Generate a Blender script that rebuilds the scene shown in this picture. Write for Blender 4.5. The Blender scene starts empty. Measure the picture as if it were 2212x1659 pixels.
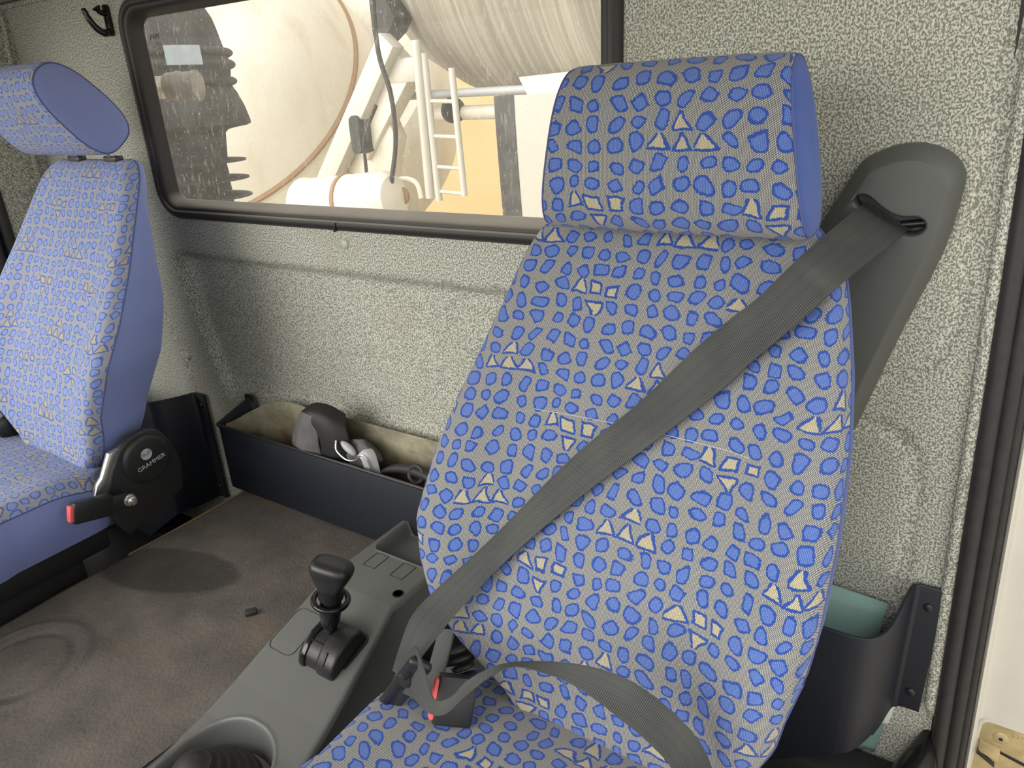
import bpy, bmesh, math, random
from mathutils import Vector, Matrix
import numpy as np
random.seed(7)
sc = bpy.context.scene
COL = sc.collection
PI = math.pi

# ------------------------------------------------------------------ camera, sky, sun, exposure
cd = bpy.data.cameras.new('camera'); cam = bpy.data.objects.new('camera', cd); COL.objects.link(cam)
cd.sensor_width = 36.0; cd.lens = 1538.0/2212*36; cd.clip_start = 0.02; cd.clip_end = 200
R = Matrix(((0.8405, 0.166, -0.5158), (0.5397, -0.3424, 0.7691), (-0.0489, -0.9248, -0.3774)))
rx, ry, rz = R.col[0].normalized(), -R.col[1], -R.col[2]
rz = rz.normalized(); ry = rz.cross(rx).normalized(); rx = ry.cross(rz)
cam.matrix_world = Matrix(((rx.x, ry.x, rz.x, 0.0), (rx.y, ry.y, rz.y, -1.05), (rx.z, ry.z, rz.z, 1.25), (0, 0, 0, 1)))
sc.camera = cam

world = bpy.data.worlds.new('overcast_sky'); sc.world = world; world.use_nodes = True
bgn = world.node_tree.nodes['Background']
bgn.inputs[0].default_value = (1.0, 0.985, 0.955, 1); bgn.inputs[1].default_value = 1.15

sd = bpy.data.lights.new('sun', 'SUN'); sd.energy = 2.7; sd.angle = math.radians(55); sd.color = (1, 0.97, 0.92)
sun = bpy.data.objects.new('sun', sd); COL.objects.link(sun)
sun.rotation_euler = Vector((0.34, 0.86, -0.38)).to_track_quat('-Z', 'Y').to_euler()

sc.view_settings.view_transform = 'Standard'; sc.view_settings.look = 'None'
sc.view_settings.gamma = 1.0; sc.view_settings.use_curve_mapping = False
sc.view_settings.exposure = 0.6
sc.cycles.max_bounces = 8; sc.cycles.diffuse_bounces = 5; sc.cycles.transparent_max_bounces = 8

# ------------------------------------------------------------------ node helper
def lin(c):
    return tuple(((v/255)/12.92 if v/255 <= 0.04045 else ((v/255+0.055)/1.055)**2.4) for v in c) + (1,)

class NT:
    def __init__(s, name):
        s.m = bpy.data.materials.new(name); s.m.use_nodes = True
        s.t = s.m.node_tree; s.n = s.t.nodes; s.bsdf = s.n['Principled BSDF']
    def put(s, sock, v):
        if isinstance(v, bpy.types.NodeSocket): s.t.links.new(v, sock)
        else: sock.default_value = v
    def math(s, op, a, b=None, c=None, clamp=False):
        n = s.n.new('ShaderNodeMath'); n.operation = op; n.use_clamp = clamp
        for i, v in enumerate((a, b, c)):
            if v is not None: s.put(n.inputs[i], v)
        return n.outputs[0]
    def add(s, a, b): return s.math('ADD', a, b)
    def sub(s, a, b): return s.math('SUBTRACT', a, b)
    def mul(s, a, b): return s.math('MULTIPLY', a, b)
    def mix(s, f, a, b):
        n = s.n.new('ShaderNodeMix'); n.data_type = 'RGBA'
        s.put(n.inputs[0], f); s.put(n.inputs[6], a); s.put(n.inputs[7], b); return n.outputs[2]
    def comb(s, x, y, z=0.0):
        n = s.n.new('ShaderNodeCombineXYZ')
        for i, v in enumerate((x, y, z)): s.put(n.inputs[i], v)
        return n.outputs[0]
    def sep(s, v):
        n = s.n.new('ShaderNodeSeparateXYZ'); s.put(n.inputs[0], v); return n.outputs
    def white(s, v):
        n = s.n.new('ShaderNodeTexWhiteNoise'); n.noise_dimensions = '3D'; s.put(n.inputs[0], v)
        q = s.n.new('ShaderNodeSeparateColor'); s.put(q.inputs[0], n.outputs[1]); return q.outputs
    def noise(s, v, scale, detail=2.0, rough=0.5):
        n = s.n.new('ShaderNodeTexNoise'); s.put(n.inputs['Vector'], v)
        n.inputs['Scale'].default_value = scale; n.inputs['Detail'].default_value = detail
        n.inputs['Roughness'].default_value = rough; return n.outputs[0]
    def voro(s, v, scale, feature='F1', out=0):
        n = s.n.new('ShaderNodeTexVoronoi'); n.feature = feature; s.put(n.inputs['Vector'], v)
        n.inputs['Scale'].default_value = scale; return n.outputs[out]
    def smooth(s, v, a, b):
        n = s.n.new('ShaderNodeMapRange'); n.interpolation_type = 'SMOOTHSTEP'
        s.put(n.inputs[0], v); n.inputs[1].default_value = a; n.inputs[2].default_value = b
        return n.outputs[0]
    def coord(s, which='Object'):
        return s.n.new('ShaderNodeTexCoord').outputs[which]
    def pos(s): return s.n.new('ShaderNodeNewGeometry').outputs['Position']
    def scale(s, v, k):
        n = s.n.new('ShaderNodeMapping'); s.put(n.inputs[0], v); n.inputs['Scale'].default_value = k; return n.outputs[0]
    def bump(s, h, dist, strength=1.0):
        n = s.n.new('ShaderNodeBump'); n.inputs['Strength'].default_value = strength
        n.inputs['Distance'].default_value = dist; s.put(n.inputs['Height'], h); return n.outputs[0]
    def out(s, col=None, rough=None, metal=None, normal=None, spec=None):
        b = s.bsdf
        if col is not None: s.put(b.inputs['Base Color'], col)
        if rough is not None: s.put(b.inputs['Roughness'], rough)
        if metal is not None: s.put(b.inputs['Metallic'], metal)
        if normal is not None: s.put(b.inputs['Normal'], normal)
        if spec is not None: s.put(b.inputs['Specular IOR Level'], spec)
        return s.m

def plain(name, c, rough=0.5, metal=0.0, spec=0.5, var=0.0, vscale=30, bump=0.0, bscale=900):
    k = NT(name); p = k.coord('Object'); col = lin(c)
    if var:
        f = k.smooth(k.noise(p, vscale, 4), 0.3, 0.7)
        col = k.mix(f, tuple(v*(1-var) for v in col[:3])+(1,), tuple(min(1, v*(1+var)) for v in col[:3])+(1,))
    nrm = k.bump(k.noise(p, bscale, 2), bump) if bump else None
    return k.out(col, rough, metal, nrm, spec)

# ---- seat cloth: blue pebbles on a cream and slate weave
def seat_cloth(name, cream, slate, ring, inner_dk, weave_f=1.0):
    k = NT(name)
    uvn = k.n.new('ShaderNodeUVMap'); U, V, _ = k.sep(uvn.outputs[0])
    uv = k.comb(U, V)
    n1 = k.n.new('ShaderNodeTexNoise'); k.put(n1.inputs['Vector'], uv); n1.inputs['Scale'].default_value = 22; n1.inputs['Detail'].default_value = 1
    q = k.n.new('ShaderNodeSeparateColor'); k.put(q.inputs[0], n1.outputs[1])
    cx = k.add(k.mul(U, 1/0.0255), k.mul(k.sub(q.outputs[0], 0.5), 0.9))
    cy = k.add(k.mul(V, 1/0.0222), k.mul(k.sub(q.outputs[1], 0.5), 0.9))
    i, j = k.math('FLOOR', cx), k.math('FLOOR', cy)
    w1 = k.white(k.comb(i, j, 0.5)); w2 = k.white(k.comb(i, j, 7.5)); w3 = k.white(k.comb(i, j, 13.5))
    px = k.sub(k.sub(k.sub(cx, i), 0.5), k.mul(k.sub(w1[0], 0.5), 0.16))
    py = k.sub(k.sub(k.sub(cy, j), 0.5), k.mul(k.sub(w1[1], 0.5), 0.16))
    ang = k.mul(k.sub(w1[2], 0.5), 1.3)
    ca, sa = k.math('COSINE', ang), k.math('SINE', ang)
    x = k.add(k.mul(px, ca), k.mul(py, sa)); y = k.sub(k.mul(py, ca), k.mul(px, sa))
    sx = k.add(0.92, k.mul(w2[0], 0.32))
    x = k.mul(x, sx); y = k.math('DIVIDE', y, sx)
    ax, ay = k.math('ABSOLUTE', x), k.math('ABSOLUTE', y)
    dinf = k.math('MAXIMUM', k.add(ax, k.mul(y, k.mul(k.sub(w3[0], 0.5), 0.55))), k.add(ay, k.mul(x, k.mul(k.sub(w3[1], 0.5), 0.55))))
    d2 = k.math('SQRT', k.add(k.mul(x, x), k.mul(y, y)))
    mf = k.add(0.1, k.mul(w2[1], 0.6))
    d = k.add(k.mul(d2, k.sub(1.0, mf)), k.mul(k.mul(dinf, 1.08), mf))
    # cream motif: one above three, then three above one, repeating every eight pebbles
    a = k.math('FLOORED_MODULO', k.add(i, 4000.0), 8.0); b = k.math('FLOORED_MODULO', k.add(j, 4000.0), 8.0)
    def eq(s_, v): return k.math('COMPARE', s_, float(v), 0.4)
    def rng(s_, lo, hi): return k.mul(k.math('GREATER_THAN', s_, lo-0.5), k.math('LESS_THAN', s_, hi+0.5))
    cm = k.mul(eq(a, 1), eq(b, 7))
    cm = k.add(cm, k.mul(rng(a, 0, 2), eq(b, 6)))
    cm = k.add(cm, k.mul(rng(a, 4, 6), eq(b, 3)))
    cm = k.add(cm, k.mul(eq(a, 5), eq(b, 2)))
    inv = k.mul(eq(a, 5), eq(b, 2))
    ty = k.mul(py, k.sub(1.0, k.mul(inv, 2.0)))
    apx = k.math('ABSOLUTE', px)
    tri = k.math('MAXIMUM', k.add(k.mul(apx, 0.93), k.mul(ty, 0.46)), k.mul(ty, -0.98))
    sqr = k.math('MAXIMUM', apx, k.math('ABSOLUTE', py))
    upr = k.math('MINIMUM', k.add(k.add(k.math('GREATER_THAN', b, 4.5), eq(a, 4)), inv), 1.0)
    shp = k.add(k.mul(tri, upr), k.mul(k.mul(sqr, 1.02), k.sub(1.0, upr)))
    tf = cm
    d = k.add(k.mul(d, k.sub(1.0, tf)), k.mul(shp, tf))
    d = k.add(d, k.mul(k.sub(k.noise(uv, 90, 1), 0.5), 0.16))
    d = k.add(d, k.mul(k.sub(k.noise(uv, 480, 1), 0.5), 0.13))
    rad = k.add(0.342, k.mul(w2[2], 0.07))
    e = k.sub(rad, d)
    blob = k.smooth(e, -0.012, 0.012); inner = k.smooth(k.sub(e, k.mul(cm, 0.035)), 0.090, 0.120)
    # twill: fine dot rows
    P = 0.00165
    a1 = k.math('SINE', k.mul(U, 2*PI/P)); a2 = k.math('SINE', k.add(k.mul(V, 2*PI/(P*0.92)), k.mul(U, PI/P)))
    wv = k.mul(a1, a2)
    wv = k.add(k.mul(a2, 0.75), k.mul(a1, 0.45))
    wave = k.smooth(wv, -0.1, 0.7)
    base = k.mix(k.mul(wave, weave_f), lin(slate), lin(cream))
    inn_b = k.mix(k.mul(k.smooth(wv, 0.2, 0.8), 0.6), lin(inner_dk), lin((176, 180, 205)))
    inn_c = k.mix(wave, lin((128, 122, 100)), lin((226, 214, 178)))
    inn = k.mix(cm, inn_b, inn_c)
    ringc = k.mix(k.smooth(wv, -0.5, 0.9), lin(tuple(v*0.88 for v in ring)), lin(ring))
    blobc = k.mix(inner, ringc, inn)
    col = k.mix(blob, base, blobc)
    soil = k.smooth(k.noise(uv, 5, 3), 0.25, 0.8)
    col = k.mix(k.mul(soil, 0.10), col, lin((128, 128, 150)))
    nrm = k.bump(wv, 0.00025, 0.6)
    m = k.out(col, 0.9, 0, nrm, 0.15)
    k.bsdf.inputs['Sheen Weight'].default_value = 0.12
    return m

def blue_cloth(name, c):
    k = NT(name); p = k.coord('Object'); x, y, z = k.sep(p)
    tw = k.math('SINE', k.mul(k.add(k.add(x, y), z), 2*PI/0.0016))
    f = k.add(k.mul(k.noise(p, 700, 2), 0.6), k.mul(tw, 0.12))
    col = k.mix(k.smooth(f, 0.1, 0.6), lin(tuple(v*0.86 for v in c)), lin(c))
    big = k.smooth(k.noise(p, 9, 3), 0.3, 0.75)
    col = k.mix(k.mul(big, 0.12), col, lin((150, 150, 185)))
    m = k.out(col, 0.9, 0, k.bump(f, 0.0003, 0.6), 0.15)
    k.bsdf.inputs['Sheen Weight'].default_value = 0.15
    return m

def wall_cloth(name):
    k = NT(name); p = k.pos(); x, y, z = k.sep(p)
    v = k.comb(k.mul(x, 1.15), k.mul(y, 1.0), z)
    n1 = k.noise(v, 300, 1.5, 0.55); n2 = k.noise(k.scale(v, (1, 1, 0.55)), 620, 1.0)
    f = k.add(k.mul(n1, 0.7), k.mul(n2, 0.45))
    f = k.smooth(f, 0.50, 0.66)
    col = k.mix(f, lin((128, 129, 118)), lin((208, 209, 196)))
    st = k.smooth(k.noise(p, 3.2, 4, 0.6), 0.56, 0.74)
    col = k.mix(k.mul(st, 0.22), col, lin((150, 132, 100)))
    return k.out(col, 0.95, 0, k.bump(f, 0.0006, 0.5), 0.1)

def tunnel_mat(name):
    k = NT(name); p = k.pos(); x, y, z = k.sep(p)
    v = k.scale(p, (1.0, 0.7, 1.0))
    gr = k.voro(v, 210, 'SMOOTH_F1')
    gr2 = k.noise(v, 340, 2)
    h = k.add(k.mul(gr, 0.7), k.mul(gr2, 0.5))
    col = k.mix(k.smooth(k.noise(p, 7, 5, 0.6), 0.3, 0.72), lin((84, 80, 75)), lin((108, 102, 95)))
    # worn darker patch with rounded outline and rust tints
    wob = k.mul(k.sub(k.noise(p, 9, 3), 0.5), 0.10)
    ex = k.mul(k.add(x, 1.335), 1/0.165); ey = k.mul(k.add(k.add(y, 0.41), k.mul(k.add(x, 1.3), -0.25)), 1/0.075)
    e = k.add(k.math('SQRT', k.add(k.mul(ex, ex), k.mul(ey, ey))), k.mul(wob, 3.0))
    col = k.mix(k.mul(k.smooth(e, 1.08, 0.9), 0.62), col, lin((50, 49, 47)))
    r = k.smooth(k.noise(k.add(p, 0) if False else k.scale(p, (1.3, 1, 1)), 6.0, 4), 0.60, 0.74)
    col = k.mix(k.mul(r, 0.30), col, lin((112, 84, 60)))
    return k.out(col, 0.5, 0, k.bump(h, 0.0024, 0.7), 0.4)

def webbing_mat(name):
    k = NT(name); uvn = k.n.new('ShaderNodeUVMap'); U, V, _ = k.sep(uvn.outputs[0])
    ribs = k.math('SINE', k.mul(V, 2*PI/0.0021)); cr = k.math('SINE', k.mul(U, 2*PI/0.003))
    f = k.add(k.mul(ribs, 0.5), k.mul(cr, 0.15))
    lines = k.smooth(k.math('SINE', k.mul(U, 2*PI/0.0125)), 0.2, 0.9)
    col = k.mix(k.smooth(f, -0.5, 0.5), lin((44, 46, 46)), lin((80, 82, 81)))
    col = k.mix(k.mul(k.smooth(k.noise(k.comb(U, V), 11, 2), 0.35, 0.7), 0.3), col, lin((92, 93, 88)))
    col = k.mix(k.mul(lines, 0.12), col, lin((40, 41, 41)))
    return k.out(col, 0.75, 0, k.bump(f, 0.0004, 0.6), 0.3)

def drum_mat(name):
    k = NT(name); p = k.coord('Object'); x, y, z = k.sep(p)
    wv = k.noise(k.comb(k.mul(x, 38), k.mul(y, 0.5), k.mul(z, 0.5)), 1.0, 4, 0.7)
    col = k.mix(k.smooth(wv, 0.42, 0.62), lin((148, 143, 130)), lin((176, 170, 156)))
    return k.out(col, 0.7, 0, None, 0.2)

def cream_mat(name):
    k = NT(name); p = k.pos()
    st = k.noise(k.scale(p, (3.0, 3.0, 0.7)), 1.2, 5, 0.6)
    col = k.mix(k.smooth(st, 0.45, 0.8), lin((224, 219, 204)), lin((206, 194, 170)))
    return k.out(col, 0.45, 0, None, 0.4)

def glass_mat(name):
    m = bpy.data.materials.new(name); m.use_nodes = True; t = m.node_tree; n = t.nodes
    for q in list(n): n.remove(q)
    k = NT.__new__(NT); k.m = m; k.t = t; k.n = n
    o = n.new('ShaderNodeOutputMaterial')
    tr = n.new('ShaderNodeBsdfTransparent'); tr.inputs[0].default_value = (0.87, 0.86, 0.84, 1)
    gl = n.new('ShaderNodeBsdfGlossy'); gl.inputs['Roughness'].default_value = 0.02; gl.inputs[0].default_value = (1, 1, 1, 1)
    fr = n.new('ShaderNodeFresnel'); fr.inputs[0].default_value = 1.22
    a = n.new('ShaderNodeMixShader'); t.links.new(k.mul(fr.outputs[0], 0.5), a.inputs[0]); t.links.new(tr.outputs[0], a.inputs[1]); t.links.new(gl.outputs[0], a.inputs[2])
    du = n.new('ShaderNodeBsdfTranslucent'); du.inputs[0].default_value = (0.86, 0.85, 0.82, 1)
    df = n.new('ShaderNodeBsdfDiffuse'); df.inputs[0].default_value = (0.62, 0.6, 0.56, 1)
    dd = n.new('ShaderNodeMixShader'); dd.inputs[0].default_value = 0.12
    t.links.new(du.outputs[0], dd.inputs[1]); t.links.new(df.outputs[0], dd.inputs[2])
    p = k.pos()
    s1 = k.smooth(k.noise(k.scale(p, (1, 1, 0.22)), 130, 3, 0.65), 0.52, 0.72)
    s2 = k.smooth(k.noise(k.scale(p, (1, 1, 0.5)), 260, 2), 0.66, 0.74)
    big = k.smooth(k.noise(p, 5, 3), 0.3, 0.7)
    f = k.add(k.add(0.12, k.mul(k.mul(s1, 0.20), k.add(0.35, big))), k.mul(s2, 0.4))
    mm = n.new('ShaderNodeMixShader'); t.links.new(f, mm.inputs[0]); t.links.new(a.outputs[0], mm.inputs[1]); t.links.new(dd.outputs[0], mm.inputs[2])
    t.links.new(mm.outputs[0], o.inputs[0])
    return m

def liner_mat(name):
    k = NT(name); p = k.pos(); x, y, z = k.sep(p)
    f = k.smooth(k.noise(k.scale(p, (1, 1, 1.6)), 11, 5, 0.65), 0.3, 0.7)
    col = k.mix(f, lin((128, 120, 98)), lin((176, 170, 146)))
    rust = k.mul(k.smooth(k.add(k.noise(p, 14, 4), k.mul(k.sub(0.52, z), 5.0)), 0.50, 0.90), 0.8)
    col = k.mix(rust, col, lin((104, 66, 38)))
    return k.out(col, 0.55, 0.15, None, 0.4)

M = {}
M['wall'] = wall_cloth('speckled_wall_cloth')
M['seat'] = seat_cloth('pebble_seat_cloth', (204, 200, 186), (64, 70, 82), (44, 78, 158), (56, 92, 168))
M['seat_far_lit'] = seat_cloth('lit_pebble_seat_cloth', (200, 200, 204), (136, 140, 152), (84, 112, 190), (116, 140, 200), 0.5)  # paler copy of the seat cloth, far window's light put into the colour
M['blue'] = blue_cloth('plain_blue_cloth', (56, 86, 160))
M['blue_far_lit'] = blue_cloth('lit_blue_cloth', (134, 149, 208))  # plain blue lightened for the stronger light on the far seat
M['seam'] = plain('seam_thread', (74, 84, 130), 0.8, bump=0.0004)
M['thread'] = plain('pale_thread', (170, 170, 172), 0.8)
M['tunnel'] = tunnel_mat('grained_rubber_mat')
M['console'] = plain('console_plastic', (102, 103, 101), 0.38, spec=0.5, bump=0.00012, bscale=1500)
M['black'] = plain('black_plastic', (34, 34, 35), 0.38, bump=0.00008, bscale=1400)
M['gloss_black'] = plain('glossy_black_plastic', (22, 22, 23), 0.18)
M['navy'] = plain('dark_navy_plastic', (20, 25, 35), 0.5, bump=0.00015, bscale=1200)
M['cover'] = plain('grained_grey_plastic', (84, 87, 84), 0.46, bump=0.0003, bscale=1500)
M['rubber'] = plain('black_rubber', (44, 43, 43), 0.6, var=0.15, vscale=60)
def dusty_lit_rubber(name):
    k = NT(name); nz = k.sep(k.n.new('ShaderNodeNewGeometry').outputs['Normal'])[2]
    p = k.pos(); f = k.mul(k.smooth(nz, 0.25, 0.85), k.add(0.55, k.mul(k.noise(p, 9, 4), 0.5)))
    col = k.mix(f, lin((44, 42, 40)), lin((150, 144, 132)))  # upward faces lightened: settled dust plus painted light from outside
    return k.out(col, 0.55)
M['seal'] = dusty_lit_rubber('window_rubber')
M['web'] = webbing_mat('belt_webbing')
M['steel'] = plain('bright_steel', (205, 204, 200), 0.28, 0.9)
M['red'] = plain('red_button_plastic', (226, 96, 96), 0.4)
M['brass'] = plain('yellow_zinc_plate', (186, 168, 126), 0.45, 0.35, var=0.22, vscale=28)
M['white'] = plain('white_body_paint', (198, 194, 183), 0.35, var=0.03, vscale=12)
M['grey_white'] = plain('dusty_white_panel', (184, 180, 168), 0.5)
M['mount_rubber'] = plain('dusty_grey_rubber', (128, 122, 114), 0.8, var=0.2)
M['cream'] = cream_mat('cream_truck_paint')
M['drum'] = drum_mat('streaked_drum')
M['glass'] = glass_mat('dusty_window_glass')
M['beige'] = plain('beige_render', (190, 168, 120), 0.9, var=0.05, vscale=0.8)
M['concrete'] = plain('yard_concrete', (176, 166, 144), 0.9, var=0.1, vscale=1.5)
M['green_paper'] = plain('pale_green_paper', (132, 164, 156), 0.8, var=0.04)
M['white_paper'] = plain('grey_white_paper', (206, 206, 200), 0.8)
M['liner'] = liner_mat('stained_metal_liner')
M['dark_cloth'] = plain('charcoal_cloth', (96, 94, 94), 0.7, var=0.25, vscale=20)
M['black_cloth'] = plain('black_cloth', (32, 32, 33), 0.6)
M['grey_plastic'] = plain('grey_white_plastic', (176, 178, 180), 0.4)
M['button'] = plain('pale_grey_plastic_rivet', (176, 180, 168), 0.4)
M['snorkel'] = plain('dusty_black_intake', (62, 61, 60), 0.8, var=0.35, vscale=14)
M['print_grey'] = plain('printed_grey', (176, 180, 184), 0.5)
M['print_black'] = plain('printed_black', (20, 20, 22), 0.5)
M['floor'] = plain('black_floor_rubber', (28, 28, 29), 0.7, var=0.2)
M['head'] = plain('headliner', (196, 192, 172), 0.9, var=0.05)
M['rust'] = plain('rust_brown_line', (150, 120, 88), 0.8)
M['dash'] = plain('dark_dash_plastic', (58, 58, 58), 0.6)
M['label'] = plain('reflection_pale_blue', (178, 192, 200), 0.6, var=0.08, vscale=30)  # flat colour of a pale reflection in the window

# ------------------------------------------------------------------ mesh helpers
WL = {}
def wloc(o):
    v = Vector((0, 0, 0))
    while o is not None: v += o.location; o = o.parent
    return v

def mk(name, verts, faces, mat, parent=None, smooth=True, uvs=None, sharp=40, loc=None):
    """verts are in world metres; the object's origin is its parent's origin, or loc"""
    if parent is not None: off = wloc(parent); ol = Vector((0, 0, 0))
    else: ol = Vector(loc) if loc is not None else Vector((0, 0, 0)); off = ol
    me = bpy.data.meshes.new(name)
    me.from_pydata([tuple(Vector(v)-off) for v in verts], [], [tuple(f) for f in faces])
    if uvs is not None:
        ul = me.uv_layers.new(name='UVMap')
        for lp in me.loops: ul.data[lp.index].uv = uvs[lp.vertex_index]
    me.validate(); me.update()
    if smooth:
        for p in me.polygons: p.use_smooth = True
        me.set_sharp_from_angle(angle=math.radians(sharp))
    if mat is not None: me.materials.append(mat)
    o = bpy.data.objects.new(name, me); COL.objects.link(o)
    o.parent = parent; o.location = ol
    return o

def tag(o, label=None, cat=None, group=None, kind=None):
    if label: o['label'] = label
    if cat: o['category'] = cat
    if group: o['group'] = group
    if kind: o['kind'] = kind
    return o

def thing(name, loc, label, cat, group=None):
    o = bpy.data.objects.new(name, None); COL.objects.link(o); o.location = loc
    o.empty_display_size = 0.05
    return tag(o, label, cat, group)

class G:
    """collects pieces of ONE mesh"""
    def __init__(s): s.v = []; s.f = []
    def addbm(s, bm):
        bm.verts.index_update(); n = len(s.v)
        s.v += [v.co.copy() for v in bm.verts]; s.f += [[n+v.index for v in f.verts] for f in bm.faces]; bm.free(); return s
    def addvf(s, v, f):
        n = len(s.v); s.v += [Vector(q) for q in v]; s.f += [[n+i for i in q] for q in f]; return s
    def box(s, c, size, rot=None, bev=0.0, seg=2):
        bm = bmesh.new(); bmesh.ops.create_cube(bm, size=1)
        for v in bm.verts: v.co = Vector((v.co.x*size[0], v.co.y*size[1], v.co.z*size[2]))
        if bev: bmesh.ops.bevel(bm, geom=bm.edges[:], offset=bev, segments=seg, affect='EDGES', profile=0.5)
        Rm = rot or Matrix.Identity(3)
        for v in bm.verts: v.co = Rm @ v.co + Vector(c)
        return s.addbm(bm)
    def prism(s, poly, ax, d0, d1, bev=0.0, seg=2):
        """poly: 2D points; ax: 'x','y','z' is the extrusion axis"""
        def P(a, b, d): return {'x': (d, a, b), 'y': (a, d, b), 'z': (a, b, d)}[ax]
        bm = bmesh.new()
        A = [bm.verts.new(P(a, b, d0)) for a, b in poly]; B = [bm.verts.new(P(a, b, d1)) for a, b in poly]
        n = len(poly)
        fa = bm.faces.new(A); fb = bm.faces.new(B)
        for i in range(n): bm.faces.new((A[i], A[(i+1) % n], B[(i+1) % n], B[i]))
        bmesh.ops.recalc_face_normals(bm, faces=bm.faces[:])
        if bev:
            es = list(set(fa.edges) | set(fb.edges))
            bmesh.ops.bevel(bm, geom=es, offset=bev, segments=seg, affect='EDGES', profile=0.5)
        return s.addbm(bm)
    def tube(s, pts, r, seg=10, closed=False, flat=None):
        pts = [Vector(p) for p in pts]; n = len(pts); rs = r if isinstance(r, (list, tuple)) else [r]*n
        rings = []; up = Vector((0.13, 0.27, 0.95)); base = len(s.v)
        for i, p in enumerate(pts):
            a = pts[(i-1) % n] if (closed or i) else p; b = pts[(i+1) % n] if (closed or i < n-1) else p
            t = (b-a).normalized(); x = t.cross(up).normalized(); y = x.cross(t)
            for k in range(seg):
                th = 2*PI*k/seg
                fx, fy = flat or (1, 1)
                s.v.append(p + (x*math.cos(th)*fx + y*math.sin(th)*fy)*rs[i])
        m = n if closed else n-1
        for i in range(m):
            for k in range(seg):
                a = base+i*seg+k; b = base+i*seg+(k+1) % seg; c = base+((i+1) % n)*seg+(k+1) % seg; d = base+((i+1) % n)*seg+k
                s.f.append([a, b, c, d])
        if not closed:
            s.f.append([base+k for k in range(seg)][::-1]); s.f.append([base+(n-1)*seg+k for k in range(seg)])
        return s
    def lathe(s, prof, org, axis, seg=32):
        """prof: (t, r) along axis from org"""
        ax = Vector(axis).normalized(); h = Vector((0, 0, 1)) if abs(ax.z) < 0.9 else Vector((1, 0, 0))
        x = ax.cross(h).normalized(); y = ax.cross(x); base = len(s.v); org = Vector(org)
        for t, r in prof:
            for k in range(seg):
                th = 2*PI*k/seg; s.v.append(org+ax*t+(x*math.cos(th)+y*math.sin(th))*max(r, 1e-5))
        for i in range(len(prof)-1):
            for k in range(seg):
                a = base+i*seg+k; b = base+i*seg+(k+1) % seg; s.f.append([a, b, b+seg, a+seg])
        s.f.append([base+k for k in range(seg)][::-1]); s.f.append([base+(len(prof)-1)*seg+k for k in range(seg)])
        return s
    def cyl(s, p0, p1, r, seg=20, bev=0.0):
        p0, p1 = Vector(p0), Vector(p1); L = (p1-p0).length
        if bev: pr = [(0, r-bev), (bev*0.3, r-bev*0.3), (bev, r), (L-bev, r), (L-bev*0.3, r-bev*0.3), (L, r-bev)]
        else: pr = [(0, r), (L, r)]
        return s.lathe(pr, p0, p1-p0, seg)
    def ball(s, c, rad, rot=None, seg=20, e=1.0):
        bm = bmesh.new(); bmesh.ops.create_uvsphere(bm, u_segments=seg, v_segments=seg//2+2, radius=1)
        Rm = rot or Matrix.Identity(3)
        for v in bm.verts:
            q = v.co
            if e != 1.0: q = Vector([math.copysign(abs(a)**e, a) for a in q])
            v.co = Rm @ Vector((q.x*rad[0], q.y*rad[1], q.z*rad[2])) + Vector(c)
        return s.addbm(bm)
    def build(s, name, mat, parent=None, **kw): return mk(name, s.v, s.f, mat, parent, **kw)

def crv(pts, n):
    """Catmull-Rom through points, n samples per span"""
    P = [Vector(p) for p in pts]; out = []
    for i in range(len(P)-1):
        a = P[max(i-1, 0)]; b = P[i]; c = P[i+1]; d = P[min(i+2, len(P)-1)]
        for k in range(n):
            t = k/n
            out.append(0.5*((2*b)+(c-a)*t+(2*a-5*b+4*c-d)*t*t+(3*b-a-3*c+d)*t*t*t))
    out.append(P[-1]); return out

def rrect(x0, x1, y0, y1, r, n=8):
    pts = []
    for cx, cy, a0 in ((x1-r, y1-r, 0), (x0+r, y1-r, 90), (x0+r, y0+r, 180), (x1-r, y0+r, 270)):
        for k in range(n+1):
            a = math.radians(a0+90*k/n); pts.append((cx+r*math.cos(a), cy+r*math.sin(a)))
    return pts

def text_vf(body, size, depth=0.0004):
    cu = bpy.data.curves.new('lettering', 'FONT'); cu.body = body; cu.size = size; cu.extrude = depth; cu.align_x = 'CENTER'; cu.align_y = 'CENTER'
    o = bpy.data.objects.new('lettering', cu); COL.objects.link(o)
    bpy.context.view_layer.update()
    dg = bpy.context.evaluated_depsgraph_get(); me = bpy.data.meshes.new_from_object(o.evaluated_get(dg))
    v = [p.co.copy() for p in me.vertices]; f = [list(p.vertices) for p in me.polygons]
    bpy.data.objects.remove(o); bpy.data.curves.remove(cu); bpy.data.meshes.remove(me)
    return v, f
def text_at(name, body, size, org, xdir, ydir, mat, parent, depth=0.0004, squash=1.0):
    v, f = text_vf(body, size, depth); X = Vector(xdir).normalized(); Y = Vector(ydir).normalized(); Z = X.cross(Y)
    return mk(name, [Vector(org)+X*p.x*squash+Y*p.y+Z*p.z for p in v], f, mat, parent, smooth=False)

def interp(x, X, Y): return float(np.interp(x, X, Y))
def sst(a, b, x):
    t = min(1, max(0, (x-a)/(b-a))); return t*t*(3-2*t)

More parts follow.
